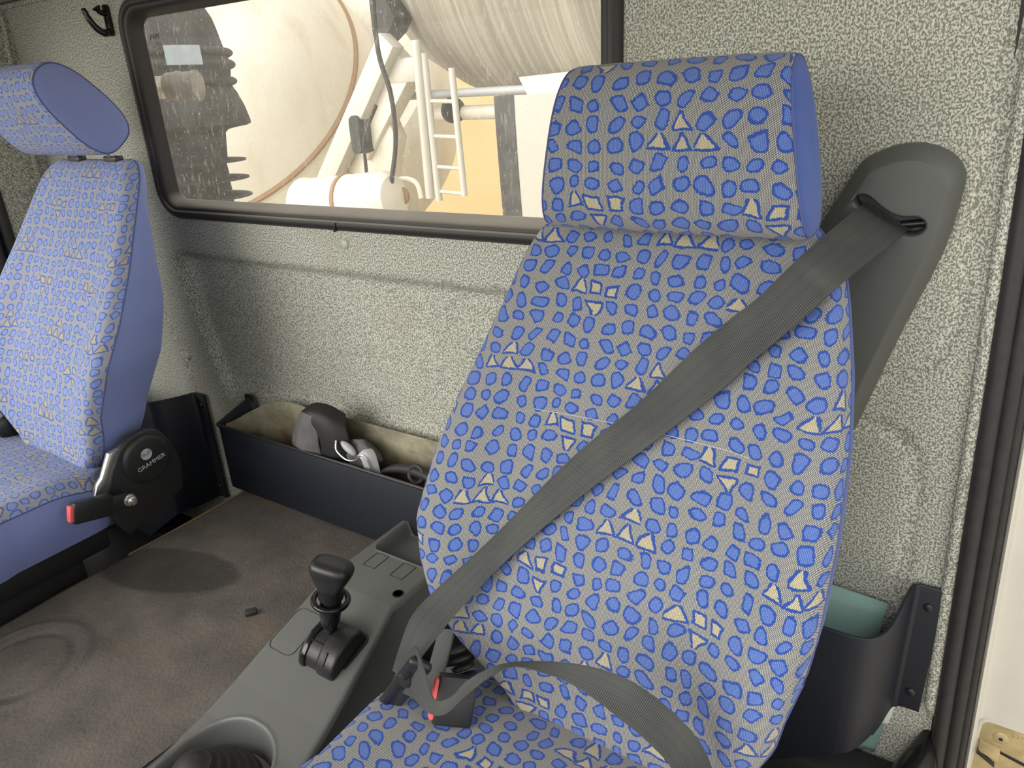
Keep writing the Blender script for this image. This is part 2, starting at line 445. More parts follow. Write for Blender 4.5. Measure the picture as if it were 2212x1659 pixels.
# ================================================================== SETTING
# ---- rear wall, pressed cloth-covered panel, with the window opening left free
WX0, WX1, WZ0, WZ1 = -2.24, 0.075, 0.0, 1.53
OPX0, OPX1, OPZ0, OPZ1 = -1.690, -0.510, 1.036, 1.460     # opening
def polyd(px, pz, pl):
    best = 9
    for (a, b), (c, d) in zip(pl[:-1], pl[1:]):
        vx, vz = c-a, d-b; t = max(0, min(1, ((px-a)*vx+(pz-b)*vz)/(vx*vx+vz*vz)))
        best = min(best, math.hypot(px-a-vx*t, pz-b-vz*t))
    return best
GR = [[(-0.004, 1.5), (-0.003, 1.07), (-0.002, 0.994), (-0.005, 0.94), (-0.016, 0.90), (-0.036, 0.874), (-0.06, 0.86), (-0.10, 0.852), (-0.3, 0.85)],
      [(-0.3, 0.795), (-0.11, 0.788), (-0.065, 0.780), (-0.040, 0.766), (-0.022, 0.738), (-0.015, 0.70), (-0.012, 0.62), (-0.012, 0.40)],
      [(-0.418, 1.53), (-0.412, 1.29), (-0.405, 1.0)],
      [(-1.87, 0.80), (-1.835, 0.745), (-1.80, 0.66), (-1.765, 0.56), (-1.75, 0.4)]]
def wall_y(x, z):
    y = 0.0
    xl = -1.735+(0.87-z)*0.30
    a, b = x-xl, 0.925-z
    s_ = min(a, b)
    if a < 0.05 and b < 0.05: s_ = 0.05-math.hypot(0.05-a, 0.05-b)
    y += 0.024*sst(0, 0.030, s_)*sst(0.50, 0.60, z)*sst(-0.40, -0.55, x) if z > 0.5 else 0
    for i, g in enumerate(GR):
        d = polyd(x, z, g)
        w = 0.010 if i != 1 else 0.016
        if d < w: y += (0.0045 if i in (0, 2) else 0.006)*(1-sst(0, w, d))
    return y
nx, nz = 330, 220
vv = []; idx = {}; ff = []
def wx(i): return WX0+(WX1-WX0)*i/nx
def wz(j): return WZ0+(WZ1-WZ0)*j/nz
for j in range(nz+1):
    for i in range(nx+1):
        x, z = wx(i), wz(j)
        xe = min(x, 0.024+(1.208-z)*0.0465)
        idx[i, j] = len(vv); vv.append((xe, wall_y(x, z), z))
for j in range(nz):
    for i in range(nx):
        xm, zm = wx(i+0.5), wz(j+0.5)
        if OPX0 < xm < OPX1 and OPZ0 < zm < OPZ1: continue
        ff.append((idx[i, j], idx[i+1, j], idx[i+1, j+1], idx[i, j+1]))
wall = mk('wall_rear', vv, ff, M['wall'], sharp=180); tag(wall, kind='structure')
for c in ((-1.103, 0.0, 0.978), (-1.768, 0.0, 0.626)):
    g = G(); g.lathe([(0, 0.0115), (0.002, 0.0112), (0.0045, 0.009), (0.006, 0.0045), (0.0062, 0)], Vector(c)+Vector((0, 0.001, 0)), (0, -1, 0), 20)
    g.build('rivet', M['button'], wall)
# cloth-wrapped edge by the door opening
pth = [(0.018+(1.208-z)*0.0465, -0.006, z) for z in np.linspace(1.53, 0.33, 30)]
pth += [(0.0625, -0.003, 0.315), (0.067, 0.006, 0.302)]
tag(G().tube(pth, [0.0085]*30+[0.007, 0.004], 12).build('trim_1', M['wall']), kind='structure')

# ---- window: rubber profile, glass, printed maker's mark
win = mk('window_1', [], [], None); tag(win, kind='structure')
gl = [(x, 0.022, z) for x, z in rrect(-1.700, -0.500, 1.030, 1.468, 0.05)]
mk('pane', gl, [list(range(len(gl)))], M['glass'], win, smooth=False)
def ringprof(prof, x0, x1, z0, z1, r, n=10):
    """sweep a closed profile of (inset, y) round a rounded rectangle"""
    V = []; F = []; m = len(prof); N = 4*(n+1)
    for ins, y in prof:
        for x, z in rrect(x0+ins, x1-ins, z0+ins, z1-ins, max(r-ins, 0.012), n): V.append((x, y, z))
    for a in range(m):
        for k in range(N):
            b = (a+1) % m; F.append((a*N+k, a*N+(k+1) % N, b*N+(k+1) % N, b*N+k))
    return V, F
prof = [(0.0, 0.004), (0.001, -0.006), (0.006, -0.014), (0.014, -0.018), (0.020, -0.0165), (0.0225, -0.012), (0.025, -0.0125), (0.031, -0.010), (0.036, -0.002), (0.0395, 0.010), (0.0425, 0.020), (0.044, 0.024), (0.02, 0.026)]
V, F = ringprof(prof, -1.722, -0.478, 1.005, 1.492, 0.075)
seal = mk('rubber_seal', V, F, M['seal'], win, sharp=50)
# joint in the lower rubber
g = G(); g.box((-1.1065, -0.0135, 1.015), (0.0022, 0.013, 0.020), Matrix.Rotation(0.35, 3, 'Y'), 0.0008)
g.build('seal_joint', M['print_black'], win)
# mirrored print, read from outside
text_at('printed_mark', 'MAN', 0.0165, (-1.640, 0.0205, 1.408), (-1, 0, 0.0), (0, 0, 1), M['print_black'], win, 0.0001)
text_at('printed_mark', '1', 0.012, (-1.6285, 0.0205, 1.389), (-1, 0, 0.0), (0, 0, 1), M['print_black'], win, 0.0001)
V, F = [], []
for k in range(24):
    a = 2*PI*k/24
    for r_ in (0.0066, 0.0078): V.append((-1.6285+r_*math.cos(a), 0.0205, 1.389+r_*math.sin(a)))
for k in range(24): F.append((2*k, 2*k+1, (2*k+3) % 48, (2*k+2) % 48))
mk('printed_mark', V, F, M['print_black'], win, smooth=False)
text_at('printed_mark', '43R', 0.0078, (-1.650, 0.0205, 1.387), (-1, 0, 0.0), (0, 0, 1), M['print_black'], win, 0.0001)

# ---- ceiling, far side wall with its door, floor, front bulkhead
g = G(); g.box((-1.09, -0.70, 1.545), (2.34, 1.45, 0.03), None, 0.004); ceil = g.build('ceiling', M['head']); tag(ceil, kind='structure')
g = G(); g.tube([(-2.26, -0.006, 1.522), (0.03, -0.006, 1.522)], 0.006, 8); g.build('headliner_seam', M['wall'], ceil)
g = G(); g.box((-2.258, -0.070, 0.77), (0.05, 0.17, 1.54), None, 0.006); wl = g.build('wall_left', M['wall']); tag(wl, kind='structure')
g = G(); g.tube(crv([(-2.236, -0.012, 1.50), (-2.232, -0.022, 1.40), (-2.23, -0.035, 1.25), (-2.23, -0.04, 0.9)], 6), 0.007, 10); g.build('pillar_bead', M['wall'], wl)
tag(mk('door_1', [], [], None), kind='structure'); door = bpy.data.objects['door_1']
for dy, r_ in ((-0.155, 0.016), (-0.19, 0.013)):
    G().tube([(-2.238, dy, 0.1), (-2.238, dy, 1.5)], r_, 10).build('door_rubber', M['rubber'], door)
G().box((-2.27, -0.80, 0.40), (0.05, 1.15, 0.86), None, 0.01).build('door_panel', M['black'], door)
G().box((-2.262, -0.275, 0.79), (0.04, 0.26, 1.48), None, 0.01).build('window_channel', M['black'], door)
G().box((-2.262, -0.80, 1.50), (0.04, 1.15, 0.06), None, 0.01).build('window_channel', M['black'], door)
g = G(); g.box((-1.09, -0.86, -0.02), (2.34, 1.88, 0.04), None, 0.004); tag(g.build('floor', M['floor']), kind='structure')
g = G(); g.box((-1.09, -1.80, 0.40), (2.34, 0.06, 0.80), None, 0.02); tag(g.build('wall_front', M['dash']), kind='structure')

dn = mk('door_2', [], [], None); tag(dn, kind='structure')
G().box((0.62, -1.78, 0.42), (1.05, 0.06, 0.95), Matrix.Rotation(-0.12, 3, 'Z'), 0.02).build('door_panel', M['dash'], dn)
G().box((0.62, -1.78, 1.50), (1.05, 0.05, 0.07), Matrix.Rotation(-0.12, 3, 'Z'), 0.01).build('window_channel', M['black'], dn)
for x_ in (0.12, 1.12): G().box((x_, -1.78-(x_-0.62)*0.12, 1.2), (0.06, 0.05, 0.62), None, 0.01).build('window_channel', M['black'], dn)
# ---- right: door rubber, painted door pillar
def dx(z): return 0.019+(1.208-z)*0.0500
zz = np.linspace(1.6, -0.1, 40)
tr2 = mk('trim_2', [], [], None); tag(tr2, kind='structure')
G().tube([(dx(z)+0.015, -0.010, z) for z in zz], 0.0115, 14).build('rubber_bulb', M['rubber'], tr2)
# ribbed centre strip
V = []; F = []; zr = np.arange(1.6, -0.1, -0.0028)
for k, z in enumerate(zr):
    e = 0.0011 if k % 2 else 0.0
    for a in range(7):
        th = PI*(a/6); V.append((dx(z)+0.0335-math.cos(th)*0.0095, -0.008-math.sin(th)*(0.0085+e), z))
for k in range(len(zr)-1):
    for a in range(6): F.append((k*7+a, k*7+a+1, (k+1)*7+a+1, (k+1)*7+a))
mk('ribbed_strip', V, F, M['rubber'], tr2, sharp=75)
G().tube([(dx(z)+0.046, -0.004, z) for z in zz], 0.006, 10).build('rubber_lip', M['rubber'], tr2)
G().box((0.075, 0.012, 0.75), (0.10, 0.02, 1.7), Matrix.Rotation(-0.05, 3, 'Y'), 0.003).build('rubber_base', M['rubber'], tr2)
wr = mk('wall_right', [], [], None); tag(wr, kind='structure')
V = []; F = []; prof = [(0.052, 0.006), (0.0535, -0.004), (0.056, -0.0075), (0.059, -0.006), (0.062, -0.001), (0.066, 0.001), (0.085, 0.0015), (0.17, 0.0015), (0.34, 0.0015), (0.345, 0.01)]
for k, z in enumerate(zz):
    for a, y in prof: V.append((dx(z)+a, y, z))
for k in range(len(zz)-1):
    for a in range(len(prof)-1): F.append((k*len(prof)+a, k*len(prof)+a+1, (k+1)*len(prof)+a+1, (k+1)*len(prof)+a))
mk('door_pillar', V, F, M['white'], wr, sharp=30)

# ================================================================== OUTSIDE
g = G(); g.box((-4, 6, -1.15), (40, 34, 0.1)); tag(g.build('ground', M['concrete'], smooth=False), kind='structure')
bld = thing('building', (-9, 11.5, -1.1), 'beige rendered building wall standing behind the mixer trucks', 'building')
G().box((-9, 11.7, 3.0), (34, 0.4, 8.2)).build('wall', M['beige'], bld, smooth=False)
G().box((-9, 11.42, 2.1), (34, 0.2, 0.12), None, 0.02).build('ledge', M['beige'], bld)

# air intake snorkel just behind the cab
sn = thing('air_intake', (-2.275, 0.47, 0.2), 'dusty black corrugated air intake stack right behind the rear window', 'air intake')
edge = [(1.60, 0.10), (1.56, 0.130), (1.521, 0.150), (1.49, 0.158), (1.45, 0.166), (1.432, 0.170)]
for zc_, r0_, h_ in ((1.419, 0.176, 0.013), (1.384, 0.178, 0.014), (1.334, 0.174, 0.013)):
    edge += [(zc_+h_*math.cos(a), r0_+0.020*math.sin(a)) for a in np.linspace(0.1, PI-0.1, 9)]
edge += [(1.310, 0.180), (1.302, 0.186), (1.282, 0.194), (1.255, 0.204), (1.212, 0.214), (1.202, 0.214), (1.196, 0.200), (1.192, 0.170), (1.186, 0.140), (1.176, 0.128), (1.09, 0.118)]
G().lathe([(z-0.2, r_) for z, r_ in edge], (-2.275, 0.47, 0.2), (0, 0, 1), 48).build('intake_cap', M['snorkel'], sn)
low = [(1.10, 0.112)]
for zf in (1.088, 1.030, 0.972, 0.914): low += [(zf+0.006, 0.115), (zf+0.002, 0.178), (zf-0.003, 0.178), (zf-0.008, 0.112)]
low += [(0.88, 0.112), (0.2, 0.112)]
G().lathe([(z-0.2, r_) for z, r_ in low], (-2.275, 0.47, 0.2), (0, 0, 1), 48).build('finned_pipe', M['snorkel'], sn)
G().lathe([(0, 0.034), (0.004, 0.036), (0.030, 0.036), (0.032, 0.039), (0.040, 0.039), (0.042, 0.036), (0.075, 0.036), (0.078, 0.039), (0.086, 0.039), (0.088, 0.034)], (-1.925, 0.215, 1.312), (0.85, 0.45, 0.0), 24).build('rubber_mount', M['mount_rubber'], sn)
brk = G().box((-2.025, 0.222, 1.312), (0.22, 0.05, 0.056), Matrix.Rotation(0.0, 3, 'Z'), 0.003).build('mount_bracket', M['cream'], sn)
G().cyl((-1.940, 0.199, 1.312), (-1.937, 0.180, 1.312), 0.016, 6).cyl((-1.937, 0.182, 1.312), (-1.935, 0.170, 1.312), 0.009, 12).build('nut', M['cream'], brk)
lb = []
for k in range(10):
    a = math.radians(-37+k*3.4)
    for z in (1.378, 1.432): lb.append((-2.275+0.199*math.cos(a), 0.47+0.196*math.sin(a), z))
refl = mk('reflection_patch', lb, [(2*k, 2*k+2, 2*k+3, 2*k+1) for k in range(9)], M['label'], sn)  # pale patch painted in place of a reflection in the glass

# left mixer truck: drum seen from its end
t1 = thing('mixer_truck', (-5.4, 4.0, -1.1), 'cream concrete mixer truck with large rust-ringed drum seen through the window', 'truck', None)
AX = Vector((math.sin(.43)*math.cos(.70), -math.cos(.43)*math.cos(.70), math.sin(.70))); O1 = Vector((-6.554, 3.6, 1.499))
G().lathe([(-2.0, 1.0), (-1.4, 1.50), (-0.9, 1.66), (-0.45, 1.70), (-0.12, 1.62), (0.0, 1.56), (0.10, 1.50), (0.30, 1.38), (0.50, 1.20), (0.64, 1.0), (0.74, 0.75), (0.80, 0.45), (0.82, 0.0)], O1, AX, 96).build('drum', M['cream'], t1)
G().lathe([(-1.6, 1.2), (-1.0, 1.56), (-0.5, 1.66), (0.0, 1.62), (0.15, 1.5), (0.2, 0.0)], O1+Vector((0.42, 0.55, 0.30))-AX*0.55, AX, 96).build('drum_rear', M['cream'], t1)
G().lathe([(-0.02, 1.565), (-0.012, 1.585), (0.008, 1.582), (0.02, 1.55)], O1, AX, 96).build('drum_band', M['rust'], t1)
def beam(name, a, b, w, d, mat, par, bev=0.01):
    a, b = Vector(a), Vector(b); z = (b-a).normalized(); x = z.cross(Vector((0, 1, 0))).normalized(); y = z.cross(x)
    Rm = Matrix((x, y, z)).transposed()
    return G().box((a+b)/2, (w, d, (b-a).length), Rm, bev).build(name, mat, par)
beam('support_beam', (-3.50, 2.95, 1.62), (-4.36, 2.95, 0.60), 0.15, 0.12, M['white'], t1)
beam('support_beam', (-3.46, 3.05, 1.50), (-3.98, 3.05, 0.92), 0.24, 0.14, M['cream'], t1)
G().prism([(-4.35, 0.72), (-3.72, 0.72), (-3.62, 1.0), (-3.75, 1.28), (-4.05, 1.12)], 'y', 3.02, 3.16, 0.02).build('frame_plate', M['cream'], t1)
G().prism(rrect(-3.91, -3.81, 0.90, 1.16, 0.045), 'y', 2.86, 3.01, 0.01).build('motor_vent', M['snorkel'], t1)
tk = G().lathe([(0, 0.17), (0.01, 0.205), (0.03, 0.215), (0.05, 0.205), (0.40, 0.195), (0.44, 0.2), (0.47, 0.2), (0.50, 0.195), (0.80, 0.19), (0.87, 0.15), (0.90, 0.06), (0.905, 0)], (-4.32, 2.72, 0.53), (0.98, 0.05, 0.10), 40).build('water_tank', M['cream'], t1)
G().lathe([(0.44, 0.200), (0.445, 0.207), (0.475, 0.207), (0.48, 0.199)], (-4.32, 2.72, 0.53), (0.98, 0.05, 0.10), 40).build('tank_band', M['rust'], tk)
G().tube(crv([(-3.44, 2.75, 1.95), (-3.45, 2.75, 1.55), (-3.38, 2.75, 1.28), (-3.38, 2.75, 1.0), (-3.46, 2.75, 0.72)], 8), 0.016, 8).build('hose', M['rubber'], t1)
G().tube(crv([(-3.52, 2.75, 1.22), (-3.66, 2.75, 1.02), (-3.68, 2.75, 0.85), (-3.68, 2.75, 0.66)], 8), 0.013, 8).build('hose', M['rubber'], t1)
G().prism([(-3.72, 1.95), (-3.60, 1.93), (-3.50, 1.76), (-3.56, 1.68), (-3.66, 1.62), (-3.72, 1.66)], 'y', 3.0, 3.2, 0.02).build('drum_drive', M['snorkel'], t1)
G().box((-4.9, 3.6, -0.1), (3.2, 0.9, 0.5), None, 0.05).build('chassis', M['cream'], t1)
for wx_ in (-6.0, -3.9):
    G().lathe([(0, 0.3), (0.02, 0.47), (0.06, 0.5), (0.24, 0.5), (0.28, 0.47), (0.30, 0.3)], (wx_, 3.1, -0.6), (0, 1, 0), 32).build('wheel', M['rubber'], t1)

# right mixer truck: streaked drum running away to the right
t2 = thing('mixer_truck', (-1.5, 4.6, -1.1), 'mixer truck with grey streaked drum, ladder and pipes at the window\'s upper right', 'truck', None)
O2 = Vector((-3.49, 4.05, 2.35)); A2 = Vector((1, 0.02, 0.0)).normalized()
d2o = G().lathe([(-0.62, 0.3), (-0.60, 0.55), (-0.50, 0.72), (-0.30, 0.90), (0.0, 1.06), (0.45, 1.20), (0.62, 1.235), (0.64, 1.25), (0.67, 1.25), (0.69, 1.24), (1.3, 1.26), (1.32, 1.275), (1.35, 1.275), (1.37, 1.26), (2.6, 1.26), (3.4, 0.9)], O2, A2, 96)
dm = mk('drum', d2o.v, d2o.f, M['drum'], t2)
ld = G().tube([(-3.27, 2.92, 1.60), (-3.27, 2.92, 0.60)], 0.030, 10).build('grab_pole', M['white'], t2)
lad = G().tube([(-3.24, 2.95, 1.52), (-3.215, 2.95, 0.58)], 0.026, 10).build('ladder', M['white'], t2)
G().tube([(-3.02, 2.95, 1.42), (-2.99, 2.95, 0.62)], 0.022, 10).build('rail', M['white'], lad)
for k, z in enumerate((1.22, 1.00, 0.80, 0.635)):
    G().tube([(-3.235+0.004*k, 2.95, z+0.01), (-3.01+0.004*k, 2.95, z)], 0.013, 8).build('rung', M['white'], lad)
G().tube([(-3.75, 3.2, 1.27), (-2.45, 3.2, 1.27)], 0.028, 10).build('pipe', M['grey_plastic'], t2)
G().tube([(-3.55, 3.3, 1.14), (-2.45, 3.3, 1.14)], 0.05, 12).build('pipe', M['cream'], t2)
G().lathe([(0, 0.04), (0.01, 0.085), (0.06, 0.085), (0.07, 0.04)], (-3.28, 3.25, 1.16), (0.9, -0.4, 0), 20).build('lamp', M['print_black'], t2)
G().box((-3.47, 3.05, 1.43), (0.26, 0.16, 0.16), None, 0.02).build('bracket_box', M['white'], t2)
G().prism([(-2.50, 1.34), (-1.9, 1.36), (-1.9, 0.98), (-2.32, 1.02)], 'y', 2.9, 3.3, 0.03).build('hopper', M['cream'], t2)
v1 = G().tube(crv([(-3.62, 2.9, 0.60), (-3.58, 2.9, 0.70), (-3.46, 2.9, 0.73), (-3.36, 2.9, 0.70), (-3.33, 2.9, 0.60)], 6), 0.018, 8).build('valve_pipe', M['cream'], t2)
G().lathe([(0, 0.03), (0.01, 0.06), (0.03, 0.06), (0.04, 0.03)], (-3.46, 2.87, 0.62), (0, -1, 0), 16).build('valve_wheel', M['rust'], v1)
G().box((-0.9, 4.4, -0.1), (4.4, 0.9, 0.5), None, 0.05).build('chassis', M['cream'], t2)
for wx_ in (-2.2, -0.2):
    G().lathe([(0, 0.3), (0.02, 0.47), (0.06, 0.5), (0.24, 0.5), (0.28, 0.47), (0.30, 0.3)], (wx_, 3.7, -0.6), (0, 1, 0), 32).build('wheel', M['rubber'], t2)
pn = thing('body_panel', (-2.1, 2.7, -1.1), 'white upright panel with dark edge strip at the window\'s right side', 'panel')
V = []; F = []
zs = np.linspace(-0.6, 1.24, 14)
for z in zs:
    xl = -2.46+0.05*((1.24-z)/1.2)**1.5
    V += [(xl, 2.80, z), (-1.55, 2.72, z), (-1.55, 2.76, z), (xl, 2.84, z)]
for k in range(13):
    for a in range(4): F.append((4*k+a, 4*k+(a+1) % 4, 4*k+4+(a+1) % 4, 4*k+4+a))
F += [(0, 1, 2, 3), (52, 53, 54, 55)]
mk('panel_sheet', V, F, M['grey_white'], pn, sharp=30)
V = []
for z in zs:
    xl = -2.46+0.05*((1.24-z)/1.2)**1.5
    V += [(xl-0.165, 2.83, z), (xl, 2.795, z), (xl, 2.845, z), (xl-0.165, 2.87, z)]
mk('edge_strip', V, F, M['snorkel'], pn, sharp=30)

# ================================================================== ENGINE COVER between the seats
TZ = 0.35
ec = thing('engine_cover', (-1.0, -0.6, 0.0), 'worn dark grey rubber-matted engine cover between the two blue seats', 'engine cover')
nx_, ny_ = 120, 180; V = []; F = []
RC = (-1.308, -0.713)
for j in range(ny_+1):
    for i in range(nx_+1):
        x = -1.47+0.558*i/nx_; y = -1.35+1.345*j/ny_
        d = math.hypot(x-RC[0], y-RC[1]); z = TZ
        for r_, w_, h_ in ((0.080, 0.009, -0.005), (0.104, 0.009, 0.004)):
            if abs(d-r_) < w_: z += h_*(1-sst(0, w_, abs(d-r_)))
        if d < 0.080: z -= 0.002
        e_ = min(x+1.47, 0.02)/0.02; z -= 0.012*(1-e_)**2
        z += 0.0015*math.sin(x*17+y*9)+0.001*math.sin(y*31-x*13)
        V.append((x, y, z))
for j in range(ny_):
    for i in range(nx_):
        a = j*(nx_+1)+i; F.append((a, a+1, a+nx_+2, a+nx_+1))
mk('rubber_mat', V, F, M['tunnel'], ec, sharp=180)
G().box((-1.193, -0.68, 0.165), (0.55, 1.33, 0.33), None, 0.01).build('cover_side', M['black'], ec)
G().tube(crv([(-1.474, -0.03, 0.338), (-1.476, -0.3, 0.336), (-1.475, -0.42, 0.338)], 5), 0.004, 8).build('rust_edge', M['rust'], ec)
g = G().box((-1.052, -0.42, TZ+0.005), (0.022, 0.014, 0.010), Matrix.Rotation(0.9, 3, 'Z') @ Matrix.Rotation(0.2, 3, 'X'), 0.003)
tag(g.build('rubber_crumb', M['rubber'], loc=(-1.052, -0.42, TZ)) if False else mk('rubber_crumb', g.v, g.f, M['rubber'], loc=(-1.052, -0.42, TZ)), 'small black rubber crumb lying on the engine cover near the lever', 'crumb')

# ================================================================== CENTRE CONSOLE (height field with its recesses)
co = thing('centre_console', (-0.83, -0.4, TZ), 'grey plastic centre console with tray beside the near seat', 'console')
CY0, CY1 = -0.93, -0.105
def c_left(y): return -0.921
def c_right(y): return interp(y, [-0.95, -0.75, -0.65, -0.567, -0.497, -0.40, -0.344, -0.1], [-0.640, -0.672, -0.690, -0.702, -0.714, -0.735, -0.747, -0.747])
def c_top(y): return interp(y, [-0.95, -0.75, -0.70, -0.65, -0.615, -0.555, -0.47, -0.40, -0.346, -0.343, -0.1], [0.350, 0.347, 0.347, 0.350, 0.355, 0.371, 0.398, 0.417, 0.4325, 0.4335, 0.4335])
def sdrr(x, y, cx, cy, hx, hy, r, ang=0.0):
    dx_, dy_ = x-cx, y-cy; c_, s_ = math.cos(ang), math.sin(ang)
    u, v = abs(dx_*c_+dy_*s_)-hx+r, abs(-dx_*s_+dy_*c_)-hy+r
    return math.hypot(max(u, 0), max(v, 0))+min(max(u, v), 0)-r
GC = (-0.815, -0.685)
def c_z(x, y):
    z = c_top(y)
    e = min(x-c_left(y), c_right(y)-x)
    if e < 0.010: z -= 0.010*(1-math.sqrt(max(0, 1-((0.010-max(e, 0))/0.010)**2)))
    d = sdrr(x, y, -0.815, -0.170, 0.082, 0.052, 0.012)           # tray
    if d < 0.006: z -= 0.030*sst(0.006, -0.006, d)
    elif d < 0.010: z += 0.002*(1-abs(d-0.008)/0.002) if abs(d-0.008) < 0.002 else 0
    d = sdrr(x, y, GC[0], GC[1], 0.085, 0.092, 0.080)             # gear lever well
    if d < 0: z -= 0.075*sst(0, -0.014, d)
    elif d < 0.007: z += 0.0022*(1-abs(d-0.0035)/0.0035)
    return z
xs = 96; ys = 330; V = []; F = []
for j in range(ys+1):
    y = CY0+(CY1-CY0)*j/ys
    for i in range(xs+1):
        x = c_left(y)+(c_right(y)-c_left(y))*i/xs; V.append((x, y, c_z(x, y)))
for j in range(ys):
    for i in range(xs):
        a = j*(xs+1)+i; F.append((a, a+1, a+xs+2, a+xs+1))
mk('console_top', V, F, M['console'], co, sharp=60)
V = []; F = []
ring = [(c_left(y), y) for y in np.linspace(CY0, CY1, 40)]+[(c_right(y), y) for y in np.linspace(CY1, CY0, 40)]
for x, y in ring: V += [(x, y, c_top(y)-0.010), (x+(0.012 if x > -0.8 else 0), y, 0.02)]
N = len(ring)
for k in range(N): F.append((2*k, 2*((k+1) % N), 2*((k+1) % N)+1, 2*k+1))
mk('console_side', V, F, M['console'], co, sharp=30)

def surf_loop(poly, lift):
    return [(x, y, c_z(x, y)+lift) for x, y in poly]
for cx in (-0.868, -0.800):
    q = rrect(cx-0.0145, cx+0.0145, -0.277, -0.235, 0.0015, 2)
    G().tube(surf_loop(q, 0.0001), 0.0008, 6, closed=True).build('blank_cover', M['print_black'], co)
q = rrect(-0.913, -0.853, -0.489, -0.407, 0.014, 8)
G().tube(surf_loop(q, 0.0), 0.0009, 6, closed=True).build('blank_panel', M['print_black'], co)
G().lathe([(0, 0.0105), (0.0012, 0.0100), (0.0012, 0.0088), (-0.004, 0.0086), (-0.012, 0.0084), (-0.013, 0.0)], (-0.765, -0.310, 0.4335), (0, 0, 1), 28).build('hole_bush', M['gloss_black'], co)
V = []; F = []; lp = rrect(GC[0]-0.084, GC[0]+0.084, GC[1]-0.091, GC[1]+0.091, 0.0795, 14); N = len(lp)
for dz, k_ in ((-0.003, 1.0), (-0.03, 0.965), (-0.068, 0.93)):
    for x, y in lp: V.append((GC[0]+(x-GC[0])*k_, GC[1]+(y-GC[1])*k_, c_top(y)+dz))
for a_ in range(2):
    for k_ in range(N): F.append((a_*N+k_, a_*N+(k_+1) % N, (a_+1)*N+(k_+1) % N, (a_+1)*N+k_))
mk('well_lining', V, F, M['black'], co)

# gear lever gaiter in the well
gv = thing('gear_lever', (-0.812, -0.69, 0.28), 'ribbed black rubber gear lever gaiter in the console\'s round well', 'gear lever')
pr = [(0.0, 0.082), (0.012, 0.082)]
for k in range(6):
    r_ = 0.078-0.010*k; t = 0.016+0.013*k
    pr += [(t, r_), (t+0.006, r_+0.002), (t+0.011, r_-0.001), (t+0.0125, r_-0.006)]
pr += [(0.105, 0.016), (0.30, 0.011), (0.33, 0.009)]
G().lathe(pr[:26]+[(0.099, 0.018), (0.103, 0.008), (0.104, 0.0)], (-0.812, -0.695, 0.303), (0.03, -0.12, 1), 40).build('gaiter', M['rubber'], gv)
G().lathe([(0, 0.092), (0.003, 0.0925), (0.008, 0.0925), (0.010, 0.088)], (-0.812, -0.69, 0.290), (0.0, -0.02, 1), 48).build('collar', M['grey_plastic'], gv)

# park brake lever on the console
pbk = thing('brake_lever', (-0.795, -0.446, 0.40), 'black hand-operated park brake lever with pull ring on the console', 'lever')
SL = math.atan2(0.027, 0.085)
Rc = Matrix.Rotation(SL, 3, 'X')
base = Vector((-0.790, -0.447, 0.402))
def onslope(x, y, z): return base+Rc @ Vector((x, y, z))
def slope_vf(gg): gg.v = [base+Rc @ Vector(v) for v in gg.v]; return gg
g = G().prism(rrect(-0.046, 0.046, -0.042, 0.048, 0.016), 'z', -0.006, 0.003, 0.002); slope_vf(g).build('base_plate', M['black'], pbk)
hp = [(-0.046, 0.0), (-0.044, 0.012), (-0.034, 0.024), (-0.018, 0.033), (0.002, 0.036), (0.022, 0.034), (0.040, 0.026), (0.046, 0.0)]
g = G().prism(hp, 'x', -0.002, 0.040, 0.007, 3); slope_vf(g).build('lever_housing', M['black'], pbk)
g = G().prism([(y*1.0, z*0.96) for y, z in hp], 'x', -0.040, -0.026, 0.003, 2); slope_vf(g).build('lever_housing', M['gloss_black'], pbk)
g = G().prism([(y*0.92, z*0.86) for y, z in hp], 'x', -0.030, 0.002, 0.001, 1); slope_vf(g).build('sliding_cover', M['black'], pbk)
g = G().box((-0.014, -0.010, 0.032), (0.028, 0.0016, 0.0012), None, 0.0003).box((0.017, -0.028, 0.0285), (0.005, 0.022, 0.002), Matrix.Rotation(0.55, 3, 'X'), 0.0005); slope_vf(g).build('slot', M['print_black'], pbk)
st0 = Vector((-0.802, -0.440, 0.432)); st1 = Vector((-0.790, -0.436, 0.500)); ax_ = (st1-st0).normalized()
G().lathe([(0, 0.009), (0.006, 0.011), (0.028, 0.0165), (0.050, 0.0185), (0.055, 0.0185), (0.056, 0.0175), (0.064, 0.0175)], st0, ax_, 28).build('stem', M['gloss_black'], pbk)
V = []; rc = st0+ax_*0.069
rx_ = Vector((1, 0, 0)); rx_ = (rx_-ax_*rx_.dot(ax_)).normalized(); ry_ = ax_.cross(rx_)
G().tube([rc+(rx_*math.cos(a)*0.0275+ry_*math.sin(a)*0.0275) for a in np.linspace(0, 2*PI, 40, endpoint=False)], 0.0048, 10, closed=True).build('pull_ring', M['gloss_black'], pbk)
G().lathe([(0.060, 0.0145), (0.075, 0.0145), (0.076, 0.0205), (0.094, 0.0195), (0.095, 0.0200)], st0, ax_, 28).build('neck', M['black'], pbk)
